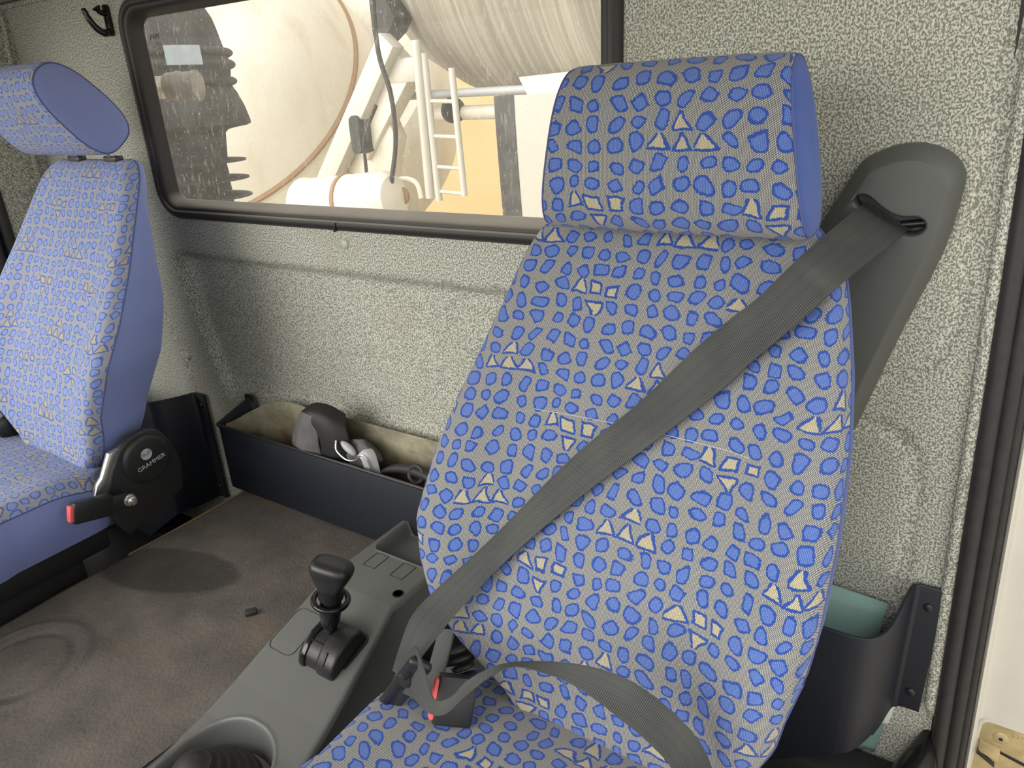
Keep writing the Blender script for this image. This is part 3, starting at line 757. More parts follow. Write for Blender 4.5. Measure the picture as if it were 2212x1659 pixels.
# knob: mushroom with flat sides
V = []; F = []; kn = 32
prk = [(0.093, 0.0195, 0.018), (0.100, 0.0215, 0.0195), (0.110, 0.0265, 0.021), (0.120, 0.0315, 0.0225), (0.128, 0.0345, 0.0235), (0.135, 0.0350, 0.0235), (0.141, 0.0330, 0.0215), (0.145, 0.0280, 0.0175), (0.147, 0.020, 0.012), (0.1475, 0.008, 0.005)]
kx = Vector((0.93, 0.30, 0)); kx = (kx-ax_*kx.dot(ax_)).normalized(); ky = ax_.cross(kx)
for t, a, b in prk:
    for k in range(kn):
        th = 2*PI*k/kn; c_, s_ = math.cos(th), math.sin(th); e_ = 0.62
        V.append(st0+ax_*t+kx*math.copysign(abs(c_)**e_, c_)*a+ky*math.copysign(abs(s_)**e_, s_)*b)
for i in range(len(prk)-1):
    for k in range(kn): F.append((i*kn+k, i*kn+(k+1) % kn, (i+1)*kn+(k+1) % kn, (i+1)*kn+k))
F.append([(len(prk)-1)*kn+k for k in range(kn)]); F.append([k for k in range(kn)][::-1])
mk('knob', V, F, M['black'], pbk, sharp=70)

# ================================================================== SEATS
PZ = [-.05, 0, .1, .2, .3, .4, .5, .57, .62]; PY = [-.005, 0, .02, .06, .115, .165, .215, .25, .275]
HZ = [-.05, -.03, 0, .03, .06, .10, .15, .20, .28, .36, .43, .5, .53, .555, .575, .590]
HW = [.060, .075, .100, .145, .190, .226, .252, .264, .260, .242, .220, .200, .191, .179, .162, .138]
BZ = [0, .1, .2, .3, .4, .5, .57]; BO = [.003, .020, .032, .026, .014, .006, 0.]
DZ = [-.05, 0, .1, .2, .3, .4, .5, .57, .6]; DD = [.07, .115, .13, .135, .115, .085, .06, .052, .05]
HWR = [.150, .172, .205, .222, .234, .240, .252, .258, .258, .252, .240, .222, .212, .196, .172, .142]
def seat_hw(u, zl): return interp(zl, HZ, HWX if u > 0 else HW)
HWX = HWR
def seat_front(u, zl):
    """x offset and y of the backrest face at lateral u (-1..1) and height zl over the seat joint"""
    hw = seat_hw(u, zl); a = abs(u)
    y = interp(zl, PZ, PY)-interp(zl, BZ, BO)*sst(.5, .86, a)
    if a > .9: y += .030*(1-math.sqrt(max(0, 1-((a-.9)/.1)**2)))
    return u*hw, y

def build_seat(J, Cf, Cs, label, hx, hz, hy, tilt, hshift, far):
    global HWX
    jx, jy, jz = J
    HWX = [a if i < 6 else b for i, (a, b) in enumerate(zip(HWR, HW))] if far else HWR
    root = thing('truck_seat', (jx, jy-0.2, 0.0), label, 'seat')
    # levels: bottom closing, body, top closing
    lv = []
    for t in (0.0, 0.35, 0.7, 0.92): lv.append((-.05+.02*math.sin(t*PI/2)*1.0, 0.62+0.38*math.sin(t*PI/2)))
    zlv = [(-.050, .45), (-.047, .66), (-.040, .83), (-.028, .95), (-.012, 1.0)]
    zlv += [(z, 1.0) for z in np.linspace(0.005, 0.543, 46)]
    for k in range(1, 8):
        a = k/7*PI/2; zlv.append((0.543+0.040*math.sin(a), math.cos(a)*0.62+0.38 if k < 7 else 0.30))
    nF, nS = 44, 8
    us = [math.sin(t)*1.0 for t in np.linspace(-PI/2, PI/2, nF+1)]
    us = [0.55*s_+0.45*t for s_, t in zip(us, np.linspace(-1, 1, nF+1))]
    loops = []
    for zl, sc_ in zlv:
        d = interp(zl, DZ, DD); fr = []
        ymid = interp(zl, PZ, PY)+d*0.5
        for u in us:
            x, y = seat_front(u, zl); fr.append((x, ymid+(y-ymid)*sc_, zl))
        hw = seat_hw(1, zl); hwl = seat_hw(-1, zl); ye = fr[-1][1]; yb = ymid+(d*0.5)*sc_
        sd_ = []
        for k in range(1, nS):
            t = k/nS; sd_.append((hw*(1.0-0.11*t*t)+0.003*math.sin(PI*t), ye+(yb-ye)*t, zl))
        bk = []
        for u in np.linspace(1, -1, 15): bk.append((u*(hw if u > 0 else hwl)*0.89, yb+0.012*(1-u*u)*sc_, zl))
        left = [(-x*hwl/hw, y, z) for x, y, z in sd_[::-1]]
        loops.append((fr, sd_, bk, left))
    def P3(p): return (jx+p[0], jy+p[1], jz+p[2])
    # front panel with uv by arc length
    V = []; UV = []; F = []
    vacc = 0.0; prev = None
    ncol = nF+1
    rows = [l[0] for l in loops]
    toprow = loops[-1]
    # close over the top: strip from front edge to back edge
    bkline = [(x, y, z) for x, y, z in toprow[2]][::-1]
    bx = [p[0] for p in bkline]; top_back = []
    for p in toprow[0]:
        top_back.append((p[0]*0.89, interp(p[0]*0.89, bx, [q[1] for q in bkline]), p[2]-0.004))
    rows = rows+[[tuple(0.5*(a[i]+b[i])+(0.004 if i == 2 else 0) for i in range(3)) for a, b in zip(toprow[0], top_back)], top_back]
    for r_ in rows:
        c_ = r_[ncol//2]
        if prev is not None: vacc += math.dist(c_, prev)
        prev = c_
        uacc = 0; row_u = [0]
        for a, b in zip(r_[:-1], r_[1:]): row_u.append(row_u[-1]+math.dist(a, b))
        mid = row_u[ncol//2]
        for p, q in zip(r_, row_u): V.append(P3(p)); UV.append((q-mid+0.003, vacc+0.012))
    for j in range(len(rows)-1):
        for i in range(ncol-1):
            a = j*ncol+i; F.append((a, a+1, a+ncol+1, a+ncol))
    br = mk('backrest', V, F, Cf, root, uvs=UV, sharp=180)
    # plain side panels and back
    for side, key in ((1, 1), (-1, 3)):
        V = []; F = []; w_ = nS+1
        for fr, s_, bk, lf in loops:
            if side == 1: row = [fr[-1]]+s_+[bk[0]]
            else: row = [bk[-1]]+lf+[fr[0]]
            V += [P3(p) for p in row]
        for j in range(len(loops)-1):
            for i in range(w_-1):
                a = j*w_+i; F.append((a, a+1, a+w_+1, a+w_))
        mk('side_panel', V, F, Cs, root, sharp=180)
    V = []; F = []; w_ = 15
    for fr, s_, bk, lf in loops: V += [P3(p) for p in bk]
    for j in range(len(loops)-1):
        for i in range(w_-1):
            a = j*w_+i; F.append((a, a+1, a+w_+1, a+w_))
    mk('back_panel', V, F, Cs, root, sharp=180)
    # piping along the front edges, one stitched cross line
    for s_ in (0, -1):
        G().tube([P3(l[0][s_]) for l in loops[3:]], 0.0014, 6).build('seam', M['seam'], br)
    zc_ = 0.345
    pts = []
    for u in np.linspace(-0.5, 0.62, 30):
        x, y = seat_front(u, zc_+0.006*math.cos(u*2)); pts.append((jx+x, jy+y-0.0004, jz+zc_+0.006*math.cos(u*2)))
    G().tube(pts, 0.0006, 6).build('stitch_line', M['thread'], br)

    # ---- headrest: band of patterned cloth, plain end panels
    hc = Vector((jx+hshift, jy+hy, jz+hz)); Rt = Matrix.Rotation(tilt, 3, 'X')
    nP = 48; a_, b_ = (0.055, 0.094) if far else (0.050, 0.091)
    def oval(th, k=1.0):
        c_, s_ = math.cos(th), math.sin(th); e_ = 2/2.7
        yy = math.copysign(abs(c_)**e_, c_)*a_*k; zz_ = math.copysign(abs(s_)**e_, s_)*b_*k
        yy += 0.010*(zz_/b_)*(-1 if yy < 0 else 0.6) * (-0.6)
        return yy, zz_
    stations = [(-1.0, .965), (-.985, .985), (-.95, 1.0)]+[(u, 1.0+0.012*(1-u*u)) for u in np.linspace(-.88, .88, 17)]+[(.95, 1.0), (.985, .985), (1.0, .965)]
    def hwz(z): return hx*(1.0-0.11*(z/b_+1)*0.5*2+0.06)
    V = []; UV = []; F = []
    for u, k in stations:
        acc = 0; prev = None
        for q in range(nP+1):
            th = 2*PI*q/nP + PI/2           # start on top
            yy, z_ = oval(th, k); p = Vector((u*hwz(z_), yy, z_))
            if prev is not None: acc += math.dist((yy, z_), prev)
            prev = (yy, z_)
            V.append(hc+Rt @ p); UV.append((p.x+0.0125, 0.6-acc))
    W = nP+1
    for i in range(len(stations)-1):
        for q in range(nP):
            a = i*W+q; F.append((a, a+1, a+W+1, a+W))
    hr = mk('headrest', V, F, Cf, root, uvs=UV, sharp=180)
    for s_ in (-1, 1):
        V = []; F = []; rings = [(.965, 0), (.93, .002), (.8, .0045), (.55, .006), (.25, .007)]
        for k, bul in rings:
            for q in range(nP):
                yy, z_ = oval(2*PI*q/nP, k); V.append(hc+Rt @ Vector((s_*(hwz(z_)+bul), yy, z_)))
        V.append(hc+Rt @ Vector((s_*(hwz(0)+.0073), 0, 0)))
        for i in range(len(rings)-1):
            for q in range(nP):
                f_ = (i*nP+q, i*nP+(q+1) % nP, (i+1)*nP+(q+1) % nP, (i+1)*nP+q); F.append(f_ if s_ > 0 else f_[::-1])
        for q in range(nP):
            f_ = ((len(rings)-1)*nP+q, (len(rings)-1)*nP+(q+1) % nP, len(V)-1); F.append(f_ if s_ > 0 else f_[::-1])
        mk('end_panel', V, F, Cs, hr, sharp=180)
        G().tube([hc+Rt @ Vector((s_*(hwz(oval(2*PI*q/nP, .966)[1])+0.0005), *oval(2*PI*q/nP, .966))) for q in range(nP)], 0.0013, 6, closed=True).build('seam', M['seam'], hr)
    for s_ in (-1, 1):
        xx = s_*0.075
        bt = Vector((jx+hshift*0.7+xx, jy+interp(.57, PZ, PY)+0.024, jz+0.585)); tp = hc+Rt @ Vector((xx, 0, -b_*0.7))
        G().tube([bt-Vector((0, 0, .05)), bt, (bt+tp)/2, tp], 0.0058, 12).build('headrest_post', M['steel'], root)
        G().prism(rrect(bt.x-0.027, bt.x+0.027, bt.y-0.011, bt.y+0.011, 0.010), 'z', bt.z-0.004, bt.z+0.0075, 0.002).build('post_guide', M['black'], root)

    # ---- cushion
    ys_ = [(0.045, .60), (0.040, .80), (0.028, .93), (0.010, 1.0)]+[(y, 1.0) for y in np.linspace(-0.02, -0.44, 20)]+[(-.465, .97), (-.485, .88), (-.497, .7), (-.50, .5)]
    top0 = -0.010; th_ = 0.125
    rows = []; nT = 36
    for yl, sc_ in ys_:
        fr = []
        hwc = 0.252+(0.006 if yl < -0.2 else 0)-(0.05*sst(-0.03, 0.045, yl))
        zt = top0-0.012*sst(-0.1, -0.45, yl)*0
        for t in np.linspace(-1, 1, nT+1):
            a = abs(t); x = t*hwc
            z = zt+0.016*sst(.5, .85, a)*sst(0.02, -0.12, yl)+0.006*(1-a*a)-0.012*sst(-0.1, 0.03, yl)
            if a > .90: z -= .024*(1-math.sqrt(max(0, 1-((a-.90)/.10)**2)))
            z = (zt-th_/2)+(z-zt+th_/2)*sc_
            fr.append((x, yl, z))
        zb = zt-th_/2-th_/2*sc_
        sdv = []
        for k in range(1, 7):
            t = k/6; sdv.append((hwc+0.010*math.sin(PI*t)-0.012*t*t, yl, fr[-1][2]+(zb-fr[-1][2])*t))
        rows.append((fr, sdv))
    def P4(p): return (jx+p[0], jy+p[1], jz+p[2])
    V = []; UV = []; F = []; w_ = nT+1; vacc = 0; prev = None
    for fr, s_ in rows:
        c_ = fr[nT//2]; 
        if prev is not None: vacc += math.dist(c_, prev)
        prev = c_
        ru = [0]
        for a, b in zip(fr[:-1], fr[1:]): ru.append(ru[-1]+math.dist(a, b))
        for p, q in zip(fr, ru): V.append(P4(p)); UV.append((q-ru[nT//2], 1.3-vacc))
    for j in range(len(rows)-1):
        for i in range(w_-1):
            a = j*w_+i; F.append((a, a+w_, a+w_+1, a+1))
    cu = mk('seat_cushion', V, F, Cf, root, uvs=UV, sharp=180)
    for s_ in (1, -1):
        V = []; F = []; w_ = 7
        for fr, sdv in rows:
            row = [fr[-1] if s_ > 0 else fr[-1]]+sdv
            V += [P4((s_*x, y, z)) for x, y, z in row]
        for j in range(len(rows)-1):
            for i in range(w_-1):
                a = j*w_+i; f_ = (a, a+w_, a+w_+1, a+1); F.append(f_ if s_ > 0 else f_[::-1])
        mk('cushion_side', V, F, Cs, cu, sharp=180)
        G().tube([P4((s_*abs(r_[0][-1][0]), r_[0][-1][1], r_[0][-1][2])) for r_ in rows], 0.0013, 6).build('seam', M['seam'], cu)
    # back and front closing of the cushion
    for rr, fl in ((rows[0], False), (rows[-1], True)):
        fr, sdv = rr; V = [P4(p) for p in fr]+[P4((p[0]*0.97, p[1], sdv[-1][2])) for p in fr]; F = []
        for i in range(nT):
            f_ = (i, i+1, nT+1+i+1, nT+1+i); F.append(f_ if fl else f_[::-1])
        mk('cushion_end', V, F, Cs, cu, smooth=False)
    pts = []
    for t in np.linspace(-0.70, 0.96, 30):
        a = abs(t); pts.append((jx+t*0.255, jy-0.21, jz+top0+0.016*sst(.5, .85, a)+0.006*(1-a*a)-(.024*(1-math.sqrt(max(0, 1-((a-.9)/.1)**2))) if a > .9 else 0)+0.0003))
    G().tube(pts, 0.0009, 6).build('stitch_line', M['thread'], cu)
    # under-frame, slide rails
    G().box((jx, jy-0.225, jz-0.17), (0.42, 0.44, 0.06), None, 0.01).build('seat_frame', M['black'], root)
    G().box((jx, jy-0.22, (jz-0.2)/2), (0.34, 0.34, jz-0.2), None, 0.02).build('pedestal', M['floor'], root)

    # ---- recliner hinge covers
    for s_ in ((1,) if far else (-1,)):
        hx_ = jx+s_*0.252
        pl = [(0.085, 0.035), (0.068, 0.066), (0.036, 0.082), (0.0, 0.080), (-0.028, 0.062), (-0.055, 0.020), (-0.082, -0.040), (-0.066, -0.105), (-0.050, -0.132), (0.020, -0.110), (0.088, -0.085), (0.098, -0.02)]
        pl = [(jy+0.060+a, jz-0.030+b) for a, b in pl]
        hv = G().prism(pl, 'x', hx_-0.004*s_, hx_+0.018*s_, 0.006, 3).build('hinge_cover', M['black'], root)
        cen = (hx_+0.017*s_, jy+0.083, jz-0.010)
        G().lathe([(0, 0.053), (0.006, 0.053), (0.0095, 0.050), (0.011, 0.044), (0.0115, 0.0)], cen, (s_, 0, 0), 40).build('hinge_disc', M['black'], hv)
        G().prism([(jy+0.060-0.024, jz-0.030+0.064), (jy+0.060-0.046, jz-0.030+0.062), (jy+0.060-0.072, jz-0.030+0.018), (jy+0.060-0.086, jz-0.030+0.006), (jy+0.060-0.104, jz-0.030-0.030), (jy+0.060-0.080, jz-0.030-0.036), (jy+0.060-0.052, jz-0.030+0.018)], 'x', hx_+0.001*s_, hx_+0.015*s_, 0.003).build('hinge_plate', M['steel'], hv)
        if s_ > 0:
            cc = Vector(cen)+Vector((0.0119, 0, 0))
            yd = Vector((0, 1, 0.18)).normalized(); zd = Vector((0, -0.18, 1)).normalized()
            text_at('maker_name', 'GRAMMER', 0.0135, cc+zd*-0.010+yd*0.002, yd, zd, M['print_grey'], hv, 0.0003, 1.05)
            V = [cc+Vector((0.0002, 0, 0))+zd*0.014]; F = []
            for k in range(32): V.append(V[0]+yd*math.cos(2*PI*k/32)*0.0125+zd*math.sin(2*PI*k/32)*0.0125)
            F = [(0, k+1, (k+1) % 32+1) for k in range(32)]
            mk('maker_emblem', V, F, M['print_grey'], hv, smooth=False)
            eb = G(); c0 = cc+zd*0.014+Vector((0.0005, 0, 0))
            for sg in (-1, 1):
                for dd in (-0.0030, 0, 0.0030):
                    pts = crv([c0+yd*(sg*0.0118)+zd*(0.004*(1 if sg > 0 else 0.3)+dd), c0+yd*(sg*0.005)+zd*(0.002+dd), c0+yd*(sg*0.0012+dd*0.35*sg)+zd*(-0.002+dd*0.4)], 4)
                    eb.tube(pts, 0.00035, 5)
            eb.build('maker_emblem', M['print_black'], hv)
    # ---- buckle on the inner side
    return root

near = build_seat((-.327, -.47, .52), M['seat'], M['blue'],
                  'near blue pebble-patterned truck seat with the dark belt across it', .146, .664, .222, 0.04, 0.026, False)
far = build_seat((-1.690, -.437, .575), M['seat_far_lit'], M['blue_far_lit'],
                 'far pale blue truck seat beyond the engine cover with tilted headrest', .150, .690, .195, 0.66, 0.020, True)

# far seat belt buckle, bolted to the seat
def buckle(par, x, p0, p1, w, mat):
    """p0 = button end, p1 = bolt end, as (y, z)"""
    d = Vector((0, p1[0]-p0[0], p1[1]-p0[1])); L = d.length; d.normalize(); n = Vector((0, -d.z, d.y))
    Rm = Matrix((Vector((1, 0, 0)), d, n)).transposed()
    c = Vector((x, p0[0], p0[1]))
    b = G().box(c+d*0.038, (0.022, 0.076, w), Rm, 0.004).build('buckle', mat, par)
    G().box(c-d*0.0015, (0.015, 0.010, w-0.012), Rm, 0.002).build('release_button', M['red'], b)
    G().box(c+d*0.098, (0.010, 0.052, w*0.72), Rm, 0.004).build('stalk', mat, b)
    e = c+d*0.112
    G().lathe([(0, 0.013), (0.003, 0.013), (0.004, 0.010), (0.012, 0.010), (0.014, 0.007), (0.018, 0.006), (0.019, 0.0)], e+Vector((0.003, 0, 0)), (1, 0, 0), 20).build('bolt', M['steel'], b)
    return b
buckle(far, -1.388, (-0.535, 0.538), (-0.43, 0.512), 0.044, M['black'])
# ribbed black part of unknown use at the far seat's other side
pr = []
for k in range(6): pr += [(0.011*k, 0.028), (0.011*k+0.0055, 0.033), (0.011*k+0.010, 0.027)]
kb = G().lathe(pr, (-1.905, -0.425, 0.580), (1, 0.0, -0.06), 28).build('ribbed_part', M['black'], far)
G().box((-1.880, -0.440, 0.616), (0.055, 0.012, 0.030), Matrix.Rotation(0.7, 3, 'Y'), 0.003).build('grey_plate', M['grey_plastic'], kb)

# ================================================================== SEAT BELT of the near seat
sb = thing('seat_belt', (-.10, -.06, 1.08), 'dark grey three-point seat belt fastened across the near seat', 'seat belt')
def ribbon(name, A, B, par, n=8, thick=0.0013, nw=8, cup=0.0):
    a = crv(A, n); b = crv(B, n); m = len(a); V = []; UV = []; F = []; acc = 0; W = nw+1
    cen = [(p+q)/2 for p, q in zip(a, b)]
    nr = []
    for i in range(m):
        t = cen[min(i+1, m-1)]-cen[max(i-1, 0)]; nr.append((b[i]-a[i]).cross(t).normalized())
    for i in range(m):
        if i: acc += (cen[i]-cen[i-1]).length
        for sgn in (0.5, -0.5):
            for k in range(W):
                f_ = k/nw; V.append(a[i].lerp(b[i], f_)+nr[i]*(sgn*thick+cup*math.sin(PI*f_))); UV.append((f_*0.048, acc))
    R2 = 2*W
    for i in range(m-1):
        for k in range(nw):
            p = i*R2+k; F.append((p, p+1, p+R2+1, p+R2)); p += W; F.append((p, p+R2, p+R2+1, p+1))
        for k in (0, nw):
            p = i*R2+k; F.append((p, p+R2, p+R2+W, p+W))
    return mk(name, V, F, M['web'], par, uvs=UV, sharp=60)
SU = [(-0.128, -0.030, 1.100), (-0.1335, -0.056, 1.095), (-0.1475, -0.252, 1.0835), (-0.1695, -0.270, 1.0572), (-0.1897, -0.2795, 1.0323), (-0.2227, -0.282, 0.9996), (-0.253, -0.2985, 0.9671), (-0.3064, -0.331, 0.9024), (-0.3756, -0.367, 0.8309), (-0.4662, -0.430, 0.7165), (-0.5150, -0.485, 0.660), (-0.5281, -0.52, 0.6385), (-0.5319, -0.542, 0.609), (-0.5432, -0.552, 0.5677)]
SLo = [(-0.074, -0.030, 1.068), (-0.0801, -0.056, 1.0636), (-0.1050, -0.270, 1.0580), (-0.1285, -0.287, 1.0310), (-0.1615, -0.2985, 0.9925), (-0.1878, -0.304, 0.9626), (-0.213, -0.315, 0.9319), (-0.2707, -0.345, 0.8738), (-0.3528, -0.387, 0.7932), (-0.4353, -0.435, 0.7016), (-0.4800, -0.480, 0.640), (-0.4913, -0.52, 0.6173), (-0.5014, -0.542, 0.5968), (-0.5189, -0.552, 0.5626)]
ribbon('shoulder_webbing', SU, SLo, sb)
LU = [(-0.5005, -0.560, 0.628), (-0.4824, -0.565, 0.6424), (-0.4539, -0.585, 0.6373), (-0.4303, -0.6, 0.6208), (-0.4042, -0.6, 0.6377), (-0.3856, -0.592, 0.6633), (-0.3604, -0.582, 0.6845), (-0.3383, -0.57, 0.6927), (-0.293, -0.56, 0.7065), (-0.2529, -0.55, 0.7099), (-0.2144, -0.54, 0.7003), (-0.1786, -0.53, 0.6734), (-0.1519, -0.52, 0.6382), (-0.1395, -0.51, 0.5971), (-0.134, -0.5, 0.5484)]
LL = [(-0.5400, -0.560, 0.555), (-0.5227, -0.565, 0.5551), (-0.477, -0.585, 0.5829), (-0.4354, -0.607, 0.6036), (-0.4068, -0.61, 0.6197), (-0.3843, -0.6, 0.648), (-0.3552, -0.59, 0.6818), (-0.3316, -0.58, 0.6979), (-0.2954, -0.575, 0.7026), (-0.2621, -0.568, 0.6935), (-0.225, -0.56, 0.6701), (-0.194, -0.55, 0.6416), (-0.1723, -0.54, 0.6084), (-0.1619, -0.53, 0.5635), (-0.1582, -0.52, 0.5124)]
ribbon('lap_webbing', LU, LL, sb)

# belt upper mounting cover on the rear wall
cv = thing('belt_cover', (-0.1, 0.0, 0.9), 'tall dark grey plastic belt cover on the rear wall beside the door', 'cover')
outl = [(-0.0245, 1.105), (-0.0235, 1.128), (-0.032, 1.148), (-0.050, 1.162), (-0.075, 1.1695), (-0.100, 1.1680), (-0.122, 1.1600), (-0.138, 1.150), (-0.150, 1.130), (-0.190, 1.045), (-0.235, 0.93), (-0.275, 0.80), (-0.30, 0.70), (-0.27, 0.655), (-0.19, 0.650), (-0.145, 0.68), (-0.110, 0.755), (-0.067, 0.92), (-0.033, 1.04)]
oc = crv([(x, 0, z) for x, z in outl]+[(outl[0][0], 0, outl[0][1])], 5)[:-1]
cxm = sum(p.x for p in oc)/len(oc); 
# inward offsets
def offset(poly, d):
    n = len(poly); out = []
    for i in range(n):
        t = (poly[(i+1) % n]-poly[i-1]).normalized(); out.append(poly[i]+Vector((-t.z, 0, t.x))*d)
    return out
area = sum(a.x*b.z-b.x*a.z for a, b in zip(oc, oc[1:]+oc[:1]))
sg = 1 if area > 0 else -1
def face_y(x, z): return -0.047 if z > 0.9 else -0.047+0.02*sst(0.9, 0.66, z)
slotc = [(-0.139, 1.112), (-0.130, 1.114), (-0.120, 1.110), (-0.108, 1.1005), (-0.095, 1.092), (-0.082, 1.0885), (-0.066, 1.0885), (-0.056, 1.083), (-0.0535, 1.073), (-0.060, 1.064), (-0.072, 1.0605), (-0.086, 1.063), (-0.105, 1.073), (-0.125, 1.086), (-0.139, 1.097), (-0.143, 1.105)]
sl = [Vector((x, 0, z)) for x, z in slotc]
sl = crv(sl+[sl[0]], 3)[:-1]
bm = bmesh.new()
offs = [(0, 0.004), (0.0, -0.012), (0.002, -0.022), (0.008, -0.034), (0.0155, -0.0445), (0.0175, -0.0462), (0.020, -0.047)]
rings = []
for d, y in offs:
    rg = []
    for p in offset(oc, d*sg):
        yy = y if y > -0.02 else y*(face_y(p.x, p.z)/-0.047)
        rg.append(bm.verts.new((p.x, yy, p.z)))
    rings.append(rg)
n_ = len(oc)
for r0, r1 in zip(rings[:-1], rings[1:]):
    for k in range(n_): bm.faces.new((r0[k], r0[(k+1) % n_], r1[(k+1) % n_], r1[k]))
sr = [bm.verts.new((p.x, -0.047, p.z)) for p in sl]
ed = []
for k in range(n_): ed.append(bm.edges.get((rings[-1][k], rings[-1][(k+1) % n_])))
for k in range(len(sr)): ed.append(bm.edges.new((sr[k], sr[(k+1) % len(sr)])))
bmesh.ops.triangle_fill(bm, edges=ed, use_beauty=True, use_dissolve=False)
# slot lip going inward
a0 = sum(a.x*b.z-b.x*a.z for a, b in zip(sl, sl[1:]+sl[:1])); sg2 = 1 if a0 > 0 else -1
prevr = sr
for d, y in ((0.0015, -0.0462), (0.003, -0.043), (0.0035, -0.036), (0.0035, -0.012)):
    cur = [bm.verts.new((p.x, y, p.z)) for p in offset(sl, d*sg2)]
    for k in range(len(cur)): bm.faces.new((prevr[k], prevr[(k+1) % len(cur)], cur[(k+1) % len(cur)], cur[k]))
    prevr = cur
bm.faces.new(prevr)
bmesh.ops.recalc_face_normals(bm, faces=bm.faces[:])
g = G().addbm(bm); g.build('cover_shell', M['cover'], cv, sharp=22)
G().tube([(-0.085, -0.022, 1.072), (-0.058, -0.022, 1.076)], 0.005, 10).build('belt_guide', M['black'], cv)

# near buckle and belt tongue
bt = Vector((-0.500, -0.535, 0.565))
Rb = Matrix.Rotation(math.radians(-48), 3, 'Y') @ Matrix.Rotation(math.radians(-18), 3, 'X')
# tongue plate lies along the lower belt end
tg = G()
ta, tb = Vector((-0.556, -0.562, 0.512)), Vector((-0.476, -0.572, 0.630))
tz = (tb-ta).normalized(); tn = Vector((0.30, -0.88, -0.2)); tn = (tn-tz*tn.dot(tz)).normalized(); tx = tz.cross(tn)
Rt_ = Matrix((tx, tn, tz)).transposed()
tg.box((ta+tb)/2+tx*0.004, (0.030, 0.013, (tb-ta).length+0.006), Rt_, 0.006, 3)
tg.build('tongue', M['black'], sb)
tg2 = G().box((ta+tb)/2+tn*0.006-tx*0.002, (0.005, 0.006, 0.105), Rt_, 0.001).build('tongue_slot', M['print_black'], sb)
G().lathe([(0, 0.0095), (0.002, 0.0095), (0.0035, 0.008), (0.004, 0)], Vector((-0.498, -0.5755, 0.594)), (0.28, -0.9, 0.25), 20).build('stop_button', M['black'], sb)
by0 = Vector((-0.487, -0.548, 0.545)); bd = Vector((0.62, 0.55, -0.28)).normalized(); bn = Vector((0.35, -0.75, 0.55)); bn = (bn-bd*bn.dot(bd)).normalized(); bx_ = bd.cross(bn)
Rk = Matrix((bx_, bn, bd)).transposed()
bk_ = G().box(by0+bd*0.024+Vector((0.010, 0, 0.006)), (0.060, 0.024, 0.050), Rk, 0.004).build('buckle', M['black'], near)
G().box(by0+bd*-0.001+Vector((0.010, 0, 0.006)), (0.050, 0.016, 0.010), Rk, 0.003).build('release_button', M['red'], bk_)
sa, sb_ = Vector((-0.5166, -0.470, 0.5550)), Vector((-0.4862, -0.548, 0.537))
beam('hinge_highlight_strip', Vector((-0.522, -0.462, 0.575)), Vector((-0.500, -0.545, 0.515)), 0.030, 0.004, M['cover'], near, 0.001)  # grey strip added as the highlight on the inner hinge cover
g = G()
for k in range(5): g.lathe([(0, 0.012), (0.002, 0.016), (0.005, 0.016), (0.007, 0.012)], Vector((-0.500, -0.470, 0.560))+Vector((0.006, -0.004, -0.009))*k, (0.5, -0.3, -0.8), 16)
g.build('cable_boot', M['rubber'], near)

# ================================================================== STORAGE BOXES ON THE REAR WALL
# middle box
mb = thing('storage_box', (-1.13, -0.06, TZ), 'long navy storage box with bits in it below the rear window', 'storage box')
bx0, bx1, byf, bz0, bz1 = -1.512, -0.70, -0.12, TZ+0.004, 0.527
def sheet(name, path, z0f, z1f, th, mat, par, rim=0.0):
    """vertical sheet following a plan path, thickness th"""
    P = [Vector((x, y, 0)) for x, y in path]; n = len(P); V = []; F = []
    for i in range(n):
        t = (P[min(i+1, n-1)]-P[max(i-1, 0)]).normalized(); nn = Vector((-t.y, t.x, 0))
        zl, zh = z0f(i/(n-1), P[i]), z1f(i/(n-1), P[i])
        for (o_, z) in ((-.5, zl), (-.5, zh-0.003), (-.25, zh), (.25, zh), (.5, zh-0.003), (.5, zl)):
            q = P[i]+nn*o_*th; V.append((q.x, q.y, z))
    for i in range(n-1):
        for a in range(6): F.append((6*i+a, 6*i+(a+1) % 6, 6*i+6+(a+1) % 6, 6*i+6+a))
    F += [tuple(range(6))[::-1], tuple(range(6*n-6, 6*n))]
    return mk(name, V, F, mat, par, sharp=35)
pth = [(bx0+0.012, -0.004), (bx0, -0.015), (bx0, -0.10)]+[(bx0+0.018-0.018*math.cos(a), byf+0.018-0.018*math.sin(a)) for a in np.linspace(0.2, PI/2, 6)]+[(x, byf) for x in np.linspace(bx0+0.05, bx1-0.03, 16)]+[(bx1, -0.10), (bx1, -0.004)]
sheet('box_wall', pth, lambda t, p: bz0+0.02*max(0, 1-abs(p.x-bx0)/0.02)*0, lambda t, p: bz1+0.028*sst(-0.11, -0.012, p.y)*(1 if p.x < -1 else 0.3), 0.006, M['navy'], mb)
G().tube(crv([(bx0-0.001, -0.012, 0.556), (bx0-0.001, -0.10, 0.530), (bx0+0.006, byf-0.0005, bz1-0.001), (bx0+0.03, byf-0.001, bz1-0.001)], 5)+[(x, byf-0.001, bz1-0.001) for x in np.linspace(bx0+0.06, bx1-0.01, 10)], 0.0042, 8).build('rim', M['black'], mb)
G().box(((bx0+bx1)/2, byf/2, bz0+0.004), (bx1-bx0-0.01, 0.115, 0.008)).build('box_bottom', M['navy'], mb)
G().box((bx0-0.006, -0.010, 0.554), (0.030, 0.010, 0.020), None, 0.004).build('hook_tab', M['black'], mb)
